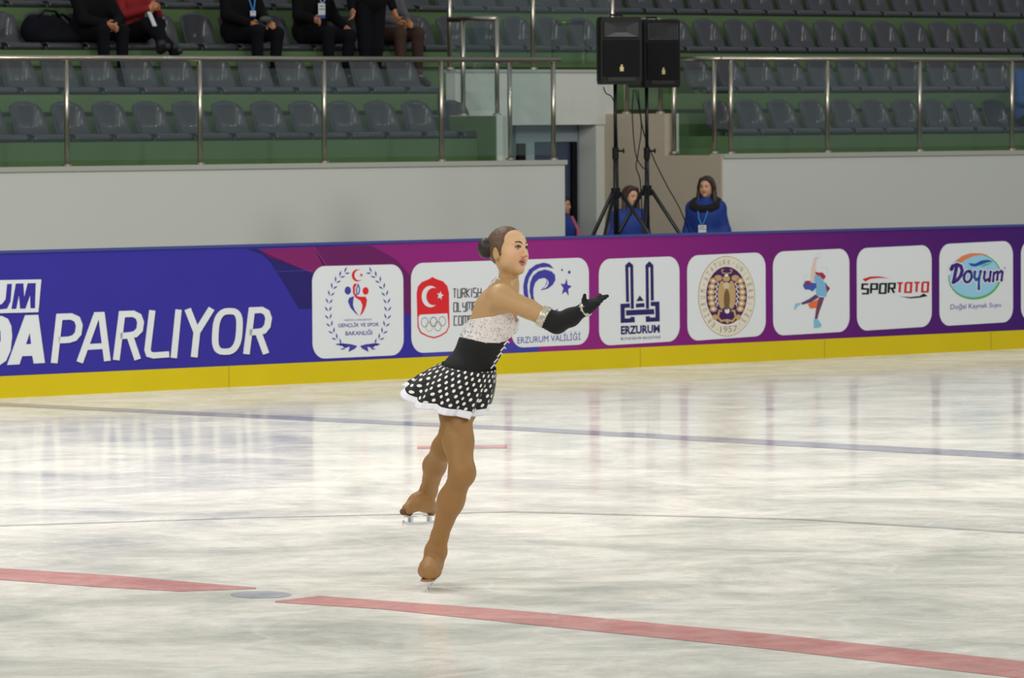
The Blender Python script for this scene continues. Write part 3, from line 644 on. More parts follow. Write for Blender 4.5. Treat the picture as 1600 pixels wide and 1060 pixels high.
panel(1595.5, 1712, (1612, 375), (1695, 371), (1612, 502), (1695, 497), 'white panel cut by the right edge')

# ================================================================== BALUSTRADES
def balustrade(label, runs, base, rails):
    """runs: lists of post positions (s, o, z0, z1) with glass between neighbours; rails: polylines"""
    t = thing('glass_balustrade', label, 'railing', W(*base), ANG)
    for r in rails:
        b = MB(); b.tube([W(*p) for p in r], .027, 14); b.build('handrail', STEEL, t, smooth=True)
    done = set()
    for run in runs:
        for p in run:
            if p in done: continue
            done.add(p); b = MB(); b.tube([W(p[0], p[1], p[2]), W(p[0], p[1], p[3])], .024, 12); po = b.build('post', STEEL, t, smooth=True)
            b = MB(); b.tube([W(p[0], p[1], p[2]), W(p[0], p[1], p[2] + .02)], .045, 14); b.build('base_flange', STEEL, po)
        for p, q in zip(run, run[1:]):
            a, c = W(p[0], p[1], 0), W(q[0], q[1], 0); u = (c - a) / np.linalg.norm(c - a); z0 = max(p[2], q[2]) + .05; z1 = min(p[3], q[3]) - .09
            if np.linalg.norm(c - a) < .12: continue
            a = a + u * .03; c = c - u * .03; nn = np.cross(u, Z3); b = MB(); m_ = (a + c) / 2 + Z3 * (z0 + z1) / 2
            b.box(m_, (c - a) / 2, nn * .005, Z3 * (z1 - z0) / 2); b.build('glass_pane', GLASS, t)
ZR = 2.635; ob = WO + .08
fp = [(so(x, y, ob)[0], ob, 1.645, ZR) for x, y in ((-104, 258), (105, 256), (313, 255), (507, 253), (690, 252), (865, 251))]
fp = [(fp[0][0] - 2.0, ob, 1.645, ZR)] + fp
sl_side = SL - .06; o798 = offat(799, sl_side)
side = [(fp[-1][0], ob, 1.645, ZR), (sl_side - .02, o798, 1.645, ZR)]
balustrade('steel and glass balustrade on the left white wall', [fp, side], (6, ob, 1.64),
           [[(fp[0][0] - .3, ob, ZR), (so(874, 100, ob)[0], ob, ZR)], [(sl_side, ob, ZR), (sl_side, o798 + .25, ZR)]])
oA, oB = offat(777, sl_side), offat(724, sl_side)
ZU = 3.06
balustrade('short raised steel and glass rail left of the passage', [[(sl_side, oA, 2.09, ZU), (sl_side, oB, 2.09, ZU)]], (sl_side, oA, 2.09),
           [[(sl_side, oA, ZU), (sl_side, offat(702, sl_side), ZU)]])
gp = [(so(x, y, ob)[0], ob, 1.685, ZR + .02) for x, y in ((1142, 241), (1293, 239), (1437, 237), (1581, 235), (1725, 233))]
sr_side = SR + .06; o1, o2 = offat(1116, sr_side), offat(1053, sr_side)
balustrade('steel and glass balustrade on the right white wall', [gp, [(sr_side, o1, 1.69, ZR + .02), (sr_side, o2, 1.69, ZR + .02)]], (sr_side, ob, 1.68),
           [[(sr_side - .0, ob, ZR + .02), (gp[-1][0] + .3, ob, ZR + .02)], [(sr_side, ob, ZR + .02), (sr_side, o2 + .03, ZR + .02)]])
o3, o4 = offat(1032, sr_side), offat(979, sr_side)
balustrade('short raised steel and glass rail behind the loudspeakers', [[(sr_side, o3, 2.1, ZU), (sr_side, o4, 2.1, ZU)]], (sr_side, o3, 2.1),
           [[(sr_side, o3, ZU), (sr_side, o4, ZU)]])
pp = [(so(x, 112, 8.8)[0], 8.8, 2.56, 3.6) for x in (703, 833, 957)]
balustrade('tall steel and glass rail on the white parapet over the door', [pp], (12.5, 8.8, 2.56), [[(pp[0][0] - .05, 8.8, 3.6), (pp[-1][0] + .05, 8.8, 3.6)]])

# ================================================================== SEATS
def seat_mesh():
    prof = [(.0, -.005), (-.004, .03), (.02, .050), (.10, .044), (.20, .038), (.29, .038), (.355, .046), (.398, .080), (.415, .14), (.427, .21), (.438, .28), (.446, .335), (.45, .375)]
    rise = [0, 0, .0, .006, .014, .028, .055, .085, .08, .06, .036, .014, 0]; hw = [.205, .21, .212, .21, .208, .206, .204, .202, .200, .198, .190, .165, .095]
    U = np.linspace(-1, 1, 13); V = []; F = []; n = len(U)
    for i, (o, z) in enumerate(prof):
        for u in U:
            e_ = abs(u) ** 3; r = rise[i] * e_; dz = -.02 * (abs(u) ** 4) if i == len(prof) - 1 else (-.008 * abs(u) ** 4 if i == len(prof) - 2 else 0)
            V.append((u * hw[i], o - r * .9, z + r * .62 + dz))
    for i in range(len(prof) - 1):
        for k in range(n - 1): F.append((i * n + k, i * n + k + 1, (i + 1) * n + k + 1, (i + 1) * n + k))
    me = bpy.data.meshes.new('shell'); me.from_pydata(V, [], F)
    bm = bmesh.new(); bm.from_mesh(me); bmesh.ops.solidify(bm, geom=bm.faces[:], thickness=-.014)
    bmesh.ops.recalc_face_normals(bm, faces=bm.faces[:]); bm.to_mesh(me); bm.free()
    me.polygons.foreach_set('use_smooth', [True] * len(me.polygons)); me.materials.append(SEATM); return me
SM = seat_mesh()
b = MB(); b.box((0, .2, .012), (.17, 0, 0), (0, .02, 0), (0, 0, .012)); b.box((0, .05, .012), (.19, 0, 0), (0, .02, 0), (0, 0, .014))
fm = bpy.data.meshes.new('mounting_foot'); fm.from_pydata(b.v, [], b.f); fm.materials.append(mat('foot_plastic', (110, 110, 112), .3))
ORD = 'first second third fourth fifth sixth seventh eighth ninth tenth eleventh twelfth thirteenth fourteenth fifteenth sixteenth seventeenth eighteenth nineteenth twentieth'.split()
ORD += ['twenty-' + x for x in ORD[:9]]
def seat(s, k, label, group):
    p = W(s, TO[k] + .03, TZ[k] + .012); t = thing('stadium_seat', label, 'seat', p, ANG, group)
    a = bpy.data.objects.new('shell', SM); COL.objects.link(a); a.parent = t
    c = bpy.data.objects.new('mounting_foot', fm); COL.objects.link(c); c.parent = t
SP_ = .5565
def srow(px_left, k):                              # s of a seat centre from the seen left edge of its back
    return so(px_left, 180 - 65 * k, TO[k] + .45)[0] + .21
pitchL = (srow(623, 0) - srow(10, 0)) / 10
rows = []
# rows left of the passage, counted from the passage end
s_last = srow(680, 0); rows.append((0, [s_last - i * pitchL for i in range(15)], 'lowest row of the left stand', 'passage end'))
s_last = srow(598, 1); rows.append((1, [s_last - i * pitchL for i in range(14)], 'second row of the left stand', 'passage end'))
for k, g0, nm in ((0, srow(1094, 0), 'lowest row of the right stand'), (1, srow(1061, 1), 'second row of the right stand')):
    pr_ = (srow(1529, 0) - srow(1094, 0)) / 9 if k == 0 else (srow(1532, 1) - srow(1061, 1)) / 10
    rows.append((k, [g0 + i * pr_ for i in range(13)], nm, 'passage end'))
g0 = srow(677, 2); rows.append((2, [g0 - i * pitchL for i in range(16)], 'third row of the left stand', 'raised rail'))
pr_ = (srow(1532 + 3, 2) - srow(677, 2)) / 18
rows.append((2, [g0 + (i + 1) * pr_ for i in range(21)], 'third row behind passage and right stand', 'raised rail'))
g0 = srow(668, 3); rows.append((3, [g0 - i * pitchL for i in range(16)], 'highest visible row, left stand', 'parapet')); rows.append((3, [g0 + (i + 1) * pr_ for i in range(21)], 'highest visible row, passage and right stand', 'parapet'))
nseat = 0
for k, ss, nm, end in rows:
    for i, s_ in enumerate(ss):
        seat(s_, k, 'grey plastic seat, %s, %s from its %s' % (nm, ORD[i], end), 'grey seats, ' + nm); nseat += 1

# ================================================================== LOUDSPEAKERS
def speaker(px, ytop, ybot, off, yaw, label):
    s0, zt = so(px, ytop, off); _, zb = so(px, ybot, off); h = zt - zb; t = thing('loudspeaker', label, 'loudspeaker', W(s0, off, zb), yaw)
    w2, dp = .19, .36; hw2 = .135
    # cabinet: wider at the front (local -y), narrower back
    def ring(z, k, inset=0.):
        return [(-w2 * k + inset, -dp / 2 * 1, z), (w2 * k - inset, -dp / 2, z), (w2 * k, -dp / 2 + .05, z), (hw2 * k, dp / 2, z), (-hw2 * k, dp / 2, z), (-w2 * k, -dp / 2 + .05, z)]
    V = ring(0, .94, .01) + ring(.03, 1, .01) + ring(h - .03, 1, .01) + ring(h, .94, .01); F = []
    for i in range(3):
        for k in range(6): F.append((i * 6 + k, i * 6 + (k + 1) % 6, (i + 1) * 6 + (k + 1) % 6, (i + 1) * 6 + k))
    F += [tuple(range(5, -1, -1)), tuple(range(18, 24))]
    obj('cabinet', V, F, BLACK, t, world=False)
    y = -dp / 2; b = MB()                           # horn: flared frame with a recessed throat
    z0, z1 = h * .70, h * .93; o_ = [(-.15, z0), (.15, z0), (.15, z1), (-.15, z1)]; i_ = [(-.05, z0 + .04), (.05, z0 + .04), (.05, z1 - .04), (-.05, z1 - .04)]
    v = [(a, y - .012, c) for a, c in o_] + [(a, y - .012 if False else y - .002, c) for a, c in i_] + [(a * 1.06, y, c) for a, c in o_]
    b.add(v, [(0, 1, 5, 4), (1, 2, 6, 5), (2, 3, 7, 6), (3, 0, 4, 7)], 0); b.add([(a, y - .0015, c) for a, c in i_], [(0, 1, 2, 3)], 1)
    for (a0, c0_), (a1, c1_) in zip(o_, o_[1:] + o_[:1]): b.tube([(a0, y - .008, c0_), (a1, y - .008, c1_)], .006, 6)
    b.build('horn', [mat('horn_dark', (20, 22, 27), .35), mat('throat_black', (6, 6, 8), .6)], t, world=False)
    b = MB(); b.box((0, y - .006, h * .39), (.16, 0, 0), (0, .006, 0), (0, 0, h * .27)); b.build('grille', mat('grille_black', (9, 10, 13), .8, noise=.3, nscale=120, spec=.2), t, world=False)
    b = MB(); b.tube([(0.0, y - .012, h * .24), (0.0, y - .017, h * .24)], .017, 16); b.box((0, y - .014, h * .205), (.016, 0, 0), (0, .003, 0), (0, 0, .006)); b.box((0, y - .014, h * .275), (.007, 0, 0), (0, .003, 0), (0, 0, .01)); b.build('badge', mat('gold_badge', (206, 190, 140), .3, .5), t, world=False)
    b = MB(); b.box((0, y - .004, h * .075), (.12, 0, 0), (0, .006, 0), (0, 0, .016)); b.build('port', mat('throat_black', (6, 6, 8), .6), t, world=False)
    b = MB(); b.tube([(-.05, 0, h + .001), (-.05, 0, h + .02), (.05, 0, h + .02), (.05, 0, h + .001)], .009, 8); b.build('carry_handle', BLACK, t, world=False)
    return W(s0, off, zb)
def stand(base_px, off, zb, hub_y, azs, label):
    s0, zh = so(base_px, hub_y, off); t = thing('speaker_stand', label, 'speaker stand', W(s0, off, 0), 0)
    b = MB(); b.tube([W(s0, off, zh - .55), W(s0, off, so(base_px, 235, off)[1])], .021, 14); b.build('lower_tube', BLACKM, t, smooth=True)
    b = MB(); b.tube([W(s0, off, so(base_px, 236, off)[1]), W(s0, off, zb)], .016, 14); b.build('upper_tube', BLACKM, t, smooth=True)
    zc = so(base_px, 236, off)[1]; b = MB(); b.tube([W(s0, off, zc - .07), W(s0, off, zc + .03)], .028, 12); c = W(s0, off, zc); b.tube([c + np.array([.02, 0, 0]), c + np.array([.07, -.01, .0])], .009, 8); b.tube([c + np.array([.07, -.01, -.02]), c + np.array([.07, -.01, .02])], .008, 8); b.build('height_clamp', BLACK, t)
    b = MB(); b.tube([W(s0, off, zh - .05), W(s0, off, zh + .04)], .04, 12); b.build('hub', BLACK, t)
    b = MB(); b.tube([W(s0, off, zh - .56), W(s0, off, zh - .5)], .034, 12); b.build('lower_collar', BLACK, t)
    for az in azs:
        u = np.array([math.cos(math.radians(az)), math.sin(math.radians(az)), 0]); h0 = W(s0, off, zh) + u * .04; foot = W(s0, off, .02) + u * (.72 * zh)
        b = MB(); b.tube([h0, foot], .017, 10); lg = b.build('leg', BLACKM, t, smooth=True)
        b = MB(); b.tube([foot + u * -.01 + Z3 * .02, foot + u * .015 - Z3 * .018], .024, 10); b.build('rubber_foot', BLACK, lg)
        mid = h0 + (foot - h0) * .38; b = MB(); b.tube([mid, W(s0, off, zh - .53) + u * .03], .010, 8); b.build('brace', BLACKM, t, smooth=True)
OS = 1.5
speaker(963, 27, 132, OS, math.radians(12), 'black loudspeaker on the left tripod stand, front turned to the ice')
speaker(1018, 31, 137, OS + .35, math.radians(30), 'black loudspeaker on the right tripod stand, half hidden by its neighbour')
stand(962, OS, so(962, 132, OS)[1] - .0, 301, (10, 130, 250), 'black tripod stand under the left loudspeaker')
stand(1011, OS + .35, so(1011, 137, OS + .35)[1], 297, (23, 143, 263), 'black tripod stand under the right loudspeaker')
def cable(pts, label, r=.005):
    P = [W(so(x, y, o)[0], o, so(x, y, o)[1]) for x, y, o in pts]; Q = []
    for i in range(len(P) - 1):
        a, b_, c, d_ = P[max(i - 1, 0)], P[i], P[i + 1], P[min(i + 2, len(P) - 1)]
        for j in range(8):
            t = j / 8; Q.append(.5 * ((2 * b_) + (-a + c) * t + (2 * a - 5 * b_ + 4 * c - d_) * t * t + (-a + 3 * b_ - 3 * c + d_) * t ** 3))
    Q.append(P[-1]); b = MB(); b.tube(Q, r, 8); o = b.build('speaker_cable', BLACK, smooth=True); o['label'] = label; o['category'] = 'cable'; o['group'] = 'cables of the loudspeakers'
cable([(943, 136, OS), (947, 146, OS), (956, 152, OS), (962, 175, OS - .03), (965, 240, OS - .03), (966, 300, OS - .05), (967, 380, OS - .05), (967, 560, OS - .05)], 'black cable hanging from the left loudspeaker down its pole')
cable([(990, 140, 1.8), (988, 180, 1.8), (993, 240, 1.8), (1004, 262, 1.8), (1012, 275, 1.78), (1012, 400, 1.78), (1013, 560, 1.78)], 'black cable looping between the two stand poles')
cable([(993, 140, 1.82), (1002, 195, 1.8), (997, 240, 1.8), (994, 262, 1.8), (1001, 290, 1.8), (1004, 400, 1.8), (1004, 560, 1.8)], 'black cable curling beside the right stand pole')
cable([(997, 141, 1.85), (1004, 200, 1.9), (1020, 245, 2.0), (1042, 290, 2.1), (1066, 335, 2.2), (1085, 400, 2.3), (1090, 560, 2.3)], 'black cable slanting down right to the waiting woman')

# ================================================================== PEOPLE in the stands and behind the boards
def v3(*a): return np.array(a, float)
def hand(Fd, wr, d, up, side, L=1., r=1., curl=.35):
    """palm, four bent fingers and a thumb; wr wrist, d direction, up palm normal, side towards the thumb"""
    d = d / np.linalg.norm(d); side = side - d * (side @ d); side = side / np.linalg.norm(side); up = np.cross(d, side)
    for q in (-.024, -.008, .008, .024): Fd.cap(wr + d * .01 * L + side * q * .7, wr + d * .085 * L + side * q, .013 * r, .012 * r, k=.012)
    for q, l in ((.027, .068), (.009, .076), (-.009, .070), (-.026, .055)):
        a = wr + d * .085 * L + side * q; m_ = a + (d * math.cos(curl) + up * math.sin(curl)) * l * .5 * L; e_ = m_ + (d * math.cos(curl * 2.4) + up * math.sin(curl * 2.4)) * l * .5 * L
        Fd.cap(a, m_, .0088 * r, .008 * r, k=.004); Fd.cap(m_, e_, .008 * r, .0068 * r, k=.003)
    a = wr + d * .025 * L + side * .022; m_ = a + (d * .55 + side * .85) * .042 * L; Fd.cap(a, m_, .011 * r, .0095 * r, k=.008); Fd.cap(m_, m_ + (d * .9 + side * .3 + up * .1) * .03 * L, .0095 * r, .0075 * r, k=.004)
def head_axes(f, roll=0.):
    f = np.asarray(f, float) / np.linalg.norm(f); l = np.cross(Z3, f); l /= np.linalg.norm(l); u = np.cross(f, l)
    l2 = l * math.cos(roll) + u * math.sin(roll); return l2, f, np.cross(f, l2)
def head(Fd, C, R, s=1.):
    """R rows: left, forward, up"""
    l, f, u = R; P = lambda a, b, c: C + (l * a + f * b + u * c) * s; E = lambda c, r, k, sub=False: Fd.ell(c, np.array(r) * s, R, k=k * s, sub=sub)
    E(P(0, -.014, .022), (.0735, .093, .090), .03); E(P(0, .026, -.025), (.057, .060, .078), .035); E(P(0, .038, .045), (.054, .045, .042), .03)
    for sd in (-1, 1): E(P(sd * .036, .050, -.026), (.026, .026, .028), .03); E(P(sd * .036, .012, -.062), (.024, .042, .024), .03)
    E(P(0, .063, -.093), (.021, .019, .018), .03)
    for sd in (-1, 1): E(P(sd * .031, .100, .008), (.0165, .016, .0115), .012, True)
    Fd.cap(P(0, .086, .016), P(0, .105, -.020), .0075 * s, .0095 * s, k=.012 * s); E(P(0, .106, -.024), (.0095, .009, .008), .008)
    for sd in (-1, 1): E(P(sd * .011, .096, -.027), (.008, .009, .007), .006)
    for sd in (-1, 1): Fd.cap(P(sd * .008, .090, .027), P(sd * .044, .074, .028), .006 * s, .005 * s, k=.012 * s)
def ear(Fd, C, R, s=1.):
    l, f, u = R
    for sd in (-1, 1):
        c = C + (l * sd * .0745 + f * -.012 + u * -.012) * s; Fd.ell(c, np.array((.008, .019, .031)) * s, R, k=.008 * s); Fd.ell(c + (l * sd * .009 + f * .003) * s, np.array((.005, .009, .017)) * s, R, k=.004, sub=True)
SKIN = {}
def face_bits(t, C, R, s, skin, brow=(60, 42, 32), open_=0., lipc=(176, 98, 92), iris=(60, 44, 34)):
    l, f, u = R; P = lambda a, b, c: C + (l * a + f * b + u * c) * s
    for sd in (-1, 1):
        b = MB(); b.sphere(P(sd * .031, .0745, .0085), .0125 * s, 10); b.sphere(P(sd * .031, .0825, .0085), .0062 * s, 8, 1); o = b.build('eye', [mat('eye_white', (178, 166, 156), .4), mat('iris_%d' % iris[0], iris, .25)], t, smooth=True)
        b = MB(); b.tube([P(sd * .016, .089, .0105), P(sd * .026, .0905, .0165), P(sd * .038, .0865, .0155), P(sd * .047, .079, .0095)], [.0016 * s, .003 * s, .003 * s, .0014 * s], 6); b.build('eyelash', mat('lash', (40, 26, 24), .6), t, smooth=True)
        b = MB(); b.tube([P(sd * .012, .0955, .029), P(sd * .027, .0915, .036), P(sd * .042, .081, .035), P(sd * .052, .069, .027)], [.0025 * s, .0032 * s, .0026 * s, .001 * s], 6); b.build('eyebrow', mat('brow_%d' % brow[0], brow, .8), t, smooth=True)
    LM = mat('lips_%d' % lipc[0], lipc, .4)
    zt, zb_ = -.051 + open_ * .3, -.058 - open_
    b = MB(); b.tube([P(-.023, .078, -.055), P(-.011, .0905, zt), P(0, .0935, zt - .001), P(.011, .0905, zt), P(.023, .078, -.055)], [.001 * s, .0035 * s, .0035 * s, .0035 * s, .001 * s], 8)
    b.tube([P(-.023, .078, -.055), P(-.011, .088, zb_), P(0, .0905, zb_ - .001), P(.011, .088, zb_), P(.023, .078, -.055)], [.001 * s, .004 * s, .0048 * s, .004 * s, .001 * s], 8); b.build('lips', LM, t, smooth=True)
    if open_:
        b = MB(); b.add([P(-.021, .081, -.055), P(-.011, .0895, zb_), P(0, .091, zb_), P(.011, .0895, zb_), P(.021, .081, -.055), P(.011, .0895, zt), P(0, .091, zt), P(-.011, .0895, zt)], [(0, 1, 2, 3, 4, 5, 6, 7)]); b.build('mouth', mat('mouth_dark', (56, 18, 20), .5), t)
        b = MB(); b.add([P(-.011, .0905, zt - .0005), P(.011, .0905, zt - .0005), P(.009, .0912, zt - .006), P(-.009, .0912, zt - .006)], [(0, 1, 2, 3)]); b.build('teeth', mat('teeth', (236, 232, 222), .3), t)

def person(label, loc, rot, J, skin, coat, trousers, hair=None, headf=(0, 1, 0), res=.009, puffy=1., extra=None, group=None, hoodc=None, sc=1.):
    t = thing('person', label, 'person', loc, rot, group)
    g = {k: np.array(v, float) * sc for k, v in J.items()}
    allp = np.array(list(g.values())); lo = allp.min(0) - .2; hi = allp.max(0) + .22
    B = Field(lo, hi, res); C = Field(lo, hi, res); T = Field(lo, hi, res); S_ = Field(lo, hi, res)
    ch, pe, nk, hd = g['chest'], g['pelvis'], g['neck'], g['head']; ax = (ch - pe) / np.linalg.norm(ch - pe)
    B.cap(pe, ch, .10 * sc, .12 * sc); B.cap(nk - ax * .05, hd - np.array((0, .015, .04)), .05 * sc, .046 * sc)
    R = np.array(head_axes(headf)); head(B, hd, R, sc * .98)
    for sd in 'LR':
        sh, el, ha, hp, kn, an, to = (g[n_ + sd] for n_ in ('sh', 'el', 'ha', 'hip', 'kn', 'an', 'toe'))
        B.cap(ch + (sh - ch) * .3, sh, .05, .04); B.cap(sh, el, .038, .032); B.cap(el, ha, .032, .024)
        B.cap(hp, kn, .065, .045); B.cap(kn, an, .045, .03); B.cap(an, to, .032, .025)
        dd = ha - el; inward = (ch - ha); inward[2] += .1; hand(B, ha, dd + np.array((0, .0, -.02)), None, np.cross(dd, np.array((1. if sd == 'L' else -1., 0, .3))) * (1 if sd == 'L' else 1) + inward * .01, L=.95, r=1.12, curl=.5)
        p_ = puffy; C.cap(ch + (sh - ch) * .4, sh, .085 * p_, .068 * p_, k=.05); C.cap(sh, el, .063 * p_, .052 * p_, k=.04); C.cap(el, el + (ha - el) * .93, .052 * p_, .040 * p_, k=.03)
        T.cap(hp, kn, .092, .068, k=.04); T.cap(kn, an, .066, .050, k=.03)
        S_.cap(an - np.array((0, .02, .02)), an + np.array((0, 0, .03)), .045, .048, k=.02); S_.cap(an + (to - an) * .1 - Z3 * .02, to, .042, .036, k=.02)
    C.ell(ch, (.175 * p_ * sc, .125 * p_ * sc, .16 * sc), k=.06); C.cap(pe + ax * .02, ch, .135 * p_ * sc, .13 * p_ * sc, k=.08); C.ell(pe + ax * .04, (.175 * p_ * sc, .14 * p_ * sc, .13 * sc), k=.06)
    C.cap(nk - ax * .03, nk + ax * .01, .075 * sc, .065 * sc, k=.04)
    T.ell(pe, (.17 * sc, .13 * sc, .12 * sc), k=.05)
    B.build('body', skin, t, world=False); C.build('jacket', coat, t, world=False); T.build('trousers', trousers, t, world=False); S_.build('shoes', mat('dark_shoes', (34, 32, 34), .6), t, world=False)
    INVs = INV[t.name]; 
    E = Field(hd - .14, hd + .14, res * .6); ear(E, hd, R, sc); E.build('ears', skin, t, world=False)
    if hair: hair(t, g, R, hd)
    M = np.linalg.inv(INV[t.name]); tw = lambda p: M[:3, :3] @ np.asarray(p, float) + M[:3, 3]; Rw = R @ M[:3, :3].T
    face_bits(t, tw(hd), Rw, sc * .98, skin)
    if extra: extra(t, g, tw, R)
    return t
def hair_long(color, length=.2, back=True):
    def fn(t, g, R, C):
        l, f, u = R; Fd = Field(C - .3, C + .2, .007); Fd.ell(C + f * -.018 + u * .026, (.083, .100, .096), R, k=.01)
        X, Y, Z = Fd.grid(); q = lambda a: (X - C[0]) * a[0] + (Y - C[1]) * a[1] + (Z - C[2]) * a[2]
        Fd.clip(.86 * q(f) - .52 * q(u) - .004)
        for sd in (-1, 1): Fd.cap(C + l * sd * .074 - f * .01 + u * .02, C + l * sd * .088 - f * .005 - Z3 * length, .022, .028, k=.02); Fd.cap(C + l * sd * .045 + f * .035 + u * .085, C + l * sd * .078 + f * .0 + u * .0, .018, .018, k=.02)
        Fd.cap(C - f * .05, C - f * .07 - Z3 * length, .06, .05, k=.03); Fd.build('hair', mat('hair_%d' % color[0], color, .5, noise=.25, nscale=60), t, world=False)
    return fn
def hair_short(color):
    def fn(t, g, R, C):
        l, f, u = R; Fd = Field(C - .16, C + .16, .007); Fd.ell(C + f * -.018 + u * .026, (.081, .100, .097), R, k=.01)
        X, Y, Z = Fd.grid(); q = lambda a: (X - C[0]) * a[0] + (Y - C[1]) * a[1] + (Z - C[2]) * a[2]
        Fd.clip(.80 * q(f) - .60 * q(u) - .004); Fd.build('hair', mat('hair_%d' % color[0], color, .5, noise=.25, nscale=60), t, world=False)
    return fn
STAND = dict(pelvis=(0, 0, .93), chest=(0, 0, 1.28), neck=(0, 0, 1.46), head=(0, .02, 1.60), shL=(-.15, 0, 1.37), shR=(.15, 0, 1.37), elL=(-.22, -.03, 1.10), elR=(.22, -.03, 1.10), haL=(-.2, .14, .92), haR=(.2, .14, .92),
             hipL=(-.09, 0, .88), hipR=(.09, 0, .88), knL=(-.10, .03, .48), knR=(.10, .02, .48), anL=(-.10, -.01, .09), anR=(.10, -.01, .09), toeL=(-.12, .16, .035), toeR=(.12, .16, .035))
SIT = dict(pelvis=(0, 0, .12), chest=(0, .02, .46), neck=(0, .04, .64), head=(0, .07, .78), shL=(-.17, .02, .57), shR=(.17, .02, .57), elL=(-.23, .10, .31), elR=(.23, .10, .31), haL=(-.08, .32, .26), haR=(.08, .32, .26),
           hipL=(-.09, .05, .10), hipR=(.09, .05, .10), knL=(-.12, .43, .13), knR=(.12, .43, .13), anL=(-.11, .44, -.30), anR=(.11, .44, -.30), toeL=(-.12, .58, -.385), toeR=(.12, .58, -.385))
# in local frames +x is drawn as the person's right when facing +y
SK1 = mat('skin_light', (206, 156, 126), .5); SK2 = mat('skin_tan', (186, 128, 92), .5)
CB = mat('jacket_blue', (18, 52, 134), .7, noise=.15, nscale=9, bump=.6); CBK = mat('jacket_black', (9, 9, 13), .9, noise=.2, nscale=9, bump=.5, spec=.2); TB = mat('trousers_dark', (9, 10, 17), .9, noise=.2, nscale=9, spec=.2); CR = mat('jumper_red', (128, 8, 16), .8, noise=.12, nscale=9, bump=.5)
FUR = mat('black_fur', (24, 22, 24), .95, bump=1., nscale=90); LANY = mat('lanyard_blue', (60, 140, 210), .6); CARD = mat('badge_white', (214, 216, 222), .5); CARDB = mat('badge_print', (60, 90, 170), .5)
def badge(t, tw, nk, at, w_=.045, h=.065, lan=LANY):
    """a printed card on a neck ribbon; all local"""
    b = MB(); n_ = np.array((0, 1., 0))
    for sd in (-1, 1): b.tube([nk + v3(sd * .06, .03, 0), (nk + at) / 2 + v3(sd * .035, .045, 0), at + v3(sd * .006, .004, h)], .006, 6)
    b.build('lanyard', lan, t, world=False)
    b = MB(); b.box(at, (w_, 0, 0), (0, .002, .0), (0, 0, h)); b.box(at + v3(0, .0025, -h * .78), (w_, 0, 0), (0, .001, 0), (0, 0, h * .2), 1); b.box(at + v3(0, .0025, h * .2), (w_ * .8, 0, 0), (0, .001, 0), (0, 0, h * .05), 2); b.box(at + v3(0, .0025, h * .6), (w_ * .6, 0, 0), (0, .001, 0), (0, 0, h * .05), 2)
    b.build('badge_card', [CARD, CARDB, BLACK], t, world=False)
def furcollar(t, g, tw, R):
    nk = g['neck']; Fd = Field(nk - .2, nk + .2, .009)
    for i in range(12):
        a = 2 * math.pi * i / 12; c = nk + v3(.125 * math.cos(a), .02 + .10 * math.sin(a), -.035 - .05 * math.sin(a)); Fd.ell(c, (.05, .046, .042), k=.03)
    Fd.build('fur_collar', FUR, t, world=False)
FACE = lambda az: math.radians(az - 90)            # rotation so that local +y points along azimuth az
# woman at the beige wall
def ex1(t, g, tw, R):
    furcollar(t, g, tw, R); badge(t, tw, g['neck'] + v3(0, .09, -.05), g['chest'] + v3(.0, .17, -.14), .04, .05)
s_, zt = so(1103, 278, 6.3); k1 = zt / 1.727
J1 = dict(STAND); J1['head'] = (-.01, .02, 1.61); 
person('long-haired woman in blue coat with black fur collar standing at the beige wall', W(s_, 6.3, 0), FACE(-105), J1, SK1, CB, TB, hair_long((52, 36, 30), .13), headf=(.12, 1, -.03), puffy=1.12, extra=ex1, sc=k1)
s_, zt = so(984, 294, 6.0); k1 = zt / 1.727
def ex2(t, g, tw, R): pass
person('long-haired person in blue coat standing behind the left tripod stand', W(s_, 6.0, 0), FACE(-70), J1, SK1, CB, TB, hair_long((58, 38, 28), .22), headf=(-.25, 1, 0), puffy=1.12, extra=ex2, sc=k1)
s_, zt = so(894, 309, 7.6); k1 = zt / 1.727
def ex3(t, g, tw, R):
    b = MB(); b.tube([g['neck'] + v3(-.05, .08, 0), g['chest'] + v3(-.05, .15, 0), g['chest'] + v3(-.04, .16, -.2)], .02, 8); b.build('pink_ribbon', mat('ribbon_pink', (190, 96, 130), .7), t, world=False)
person('dark-haired person in blue coat half hidden by the left wall end', W(s_, 7.75, 0), FACE(-25), J1, SK1, CB, TB, hair_short((22, 18, 18)), headf=(0, 1, 0), puffy=1.1, extra=ex3, sc=k1)

# spectators seated in the third row
def seatpos(px, k=2, o=.27): s0 = so(px, 70, TO[k] + o)[0]; return W(s0, TO[k] + o, TZ[k] + .055)
AZ = math.degrees(math.atan2(-N[1], -N[0]))        # direction the seats face
def mod(base, **k): d = dict(base); d.update(k); return d
JA = mod(SIT, chest=(.0, .10, .42), neck=(0, .2, .56), head=(0, .30, .66), haL=(-.06, .40, .20), haR=(.08, .42, .2), elL=(-.22, .25, .25), elR=(.22, .25, .25))
person('person in black bent forward beside the dark bag', seatpos(134), FACE(AZ), JA, SK2, CBK, TB, hair_short((30, 26, 26)), puffy=1.15)
def exB(t, g, tw, R):
    kn = g['knR']; b = MB(); c = kn + v3(-.10, -.02, .05); X = v3(.035, .0, 0); Y = v3(.02, .09, -.06)
    b.box(g['haR'] + v3(.04, .1, -.11), v3(.03, .01, 0), v3(.0, .045, -.07), v3(0, .006, .004)); b.build('folded_leaflet', CARD, t, world=False)
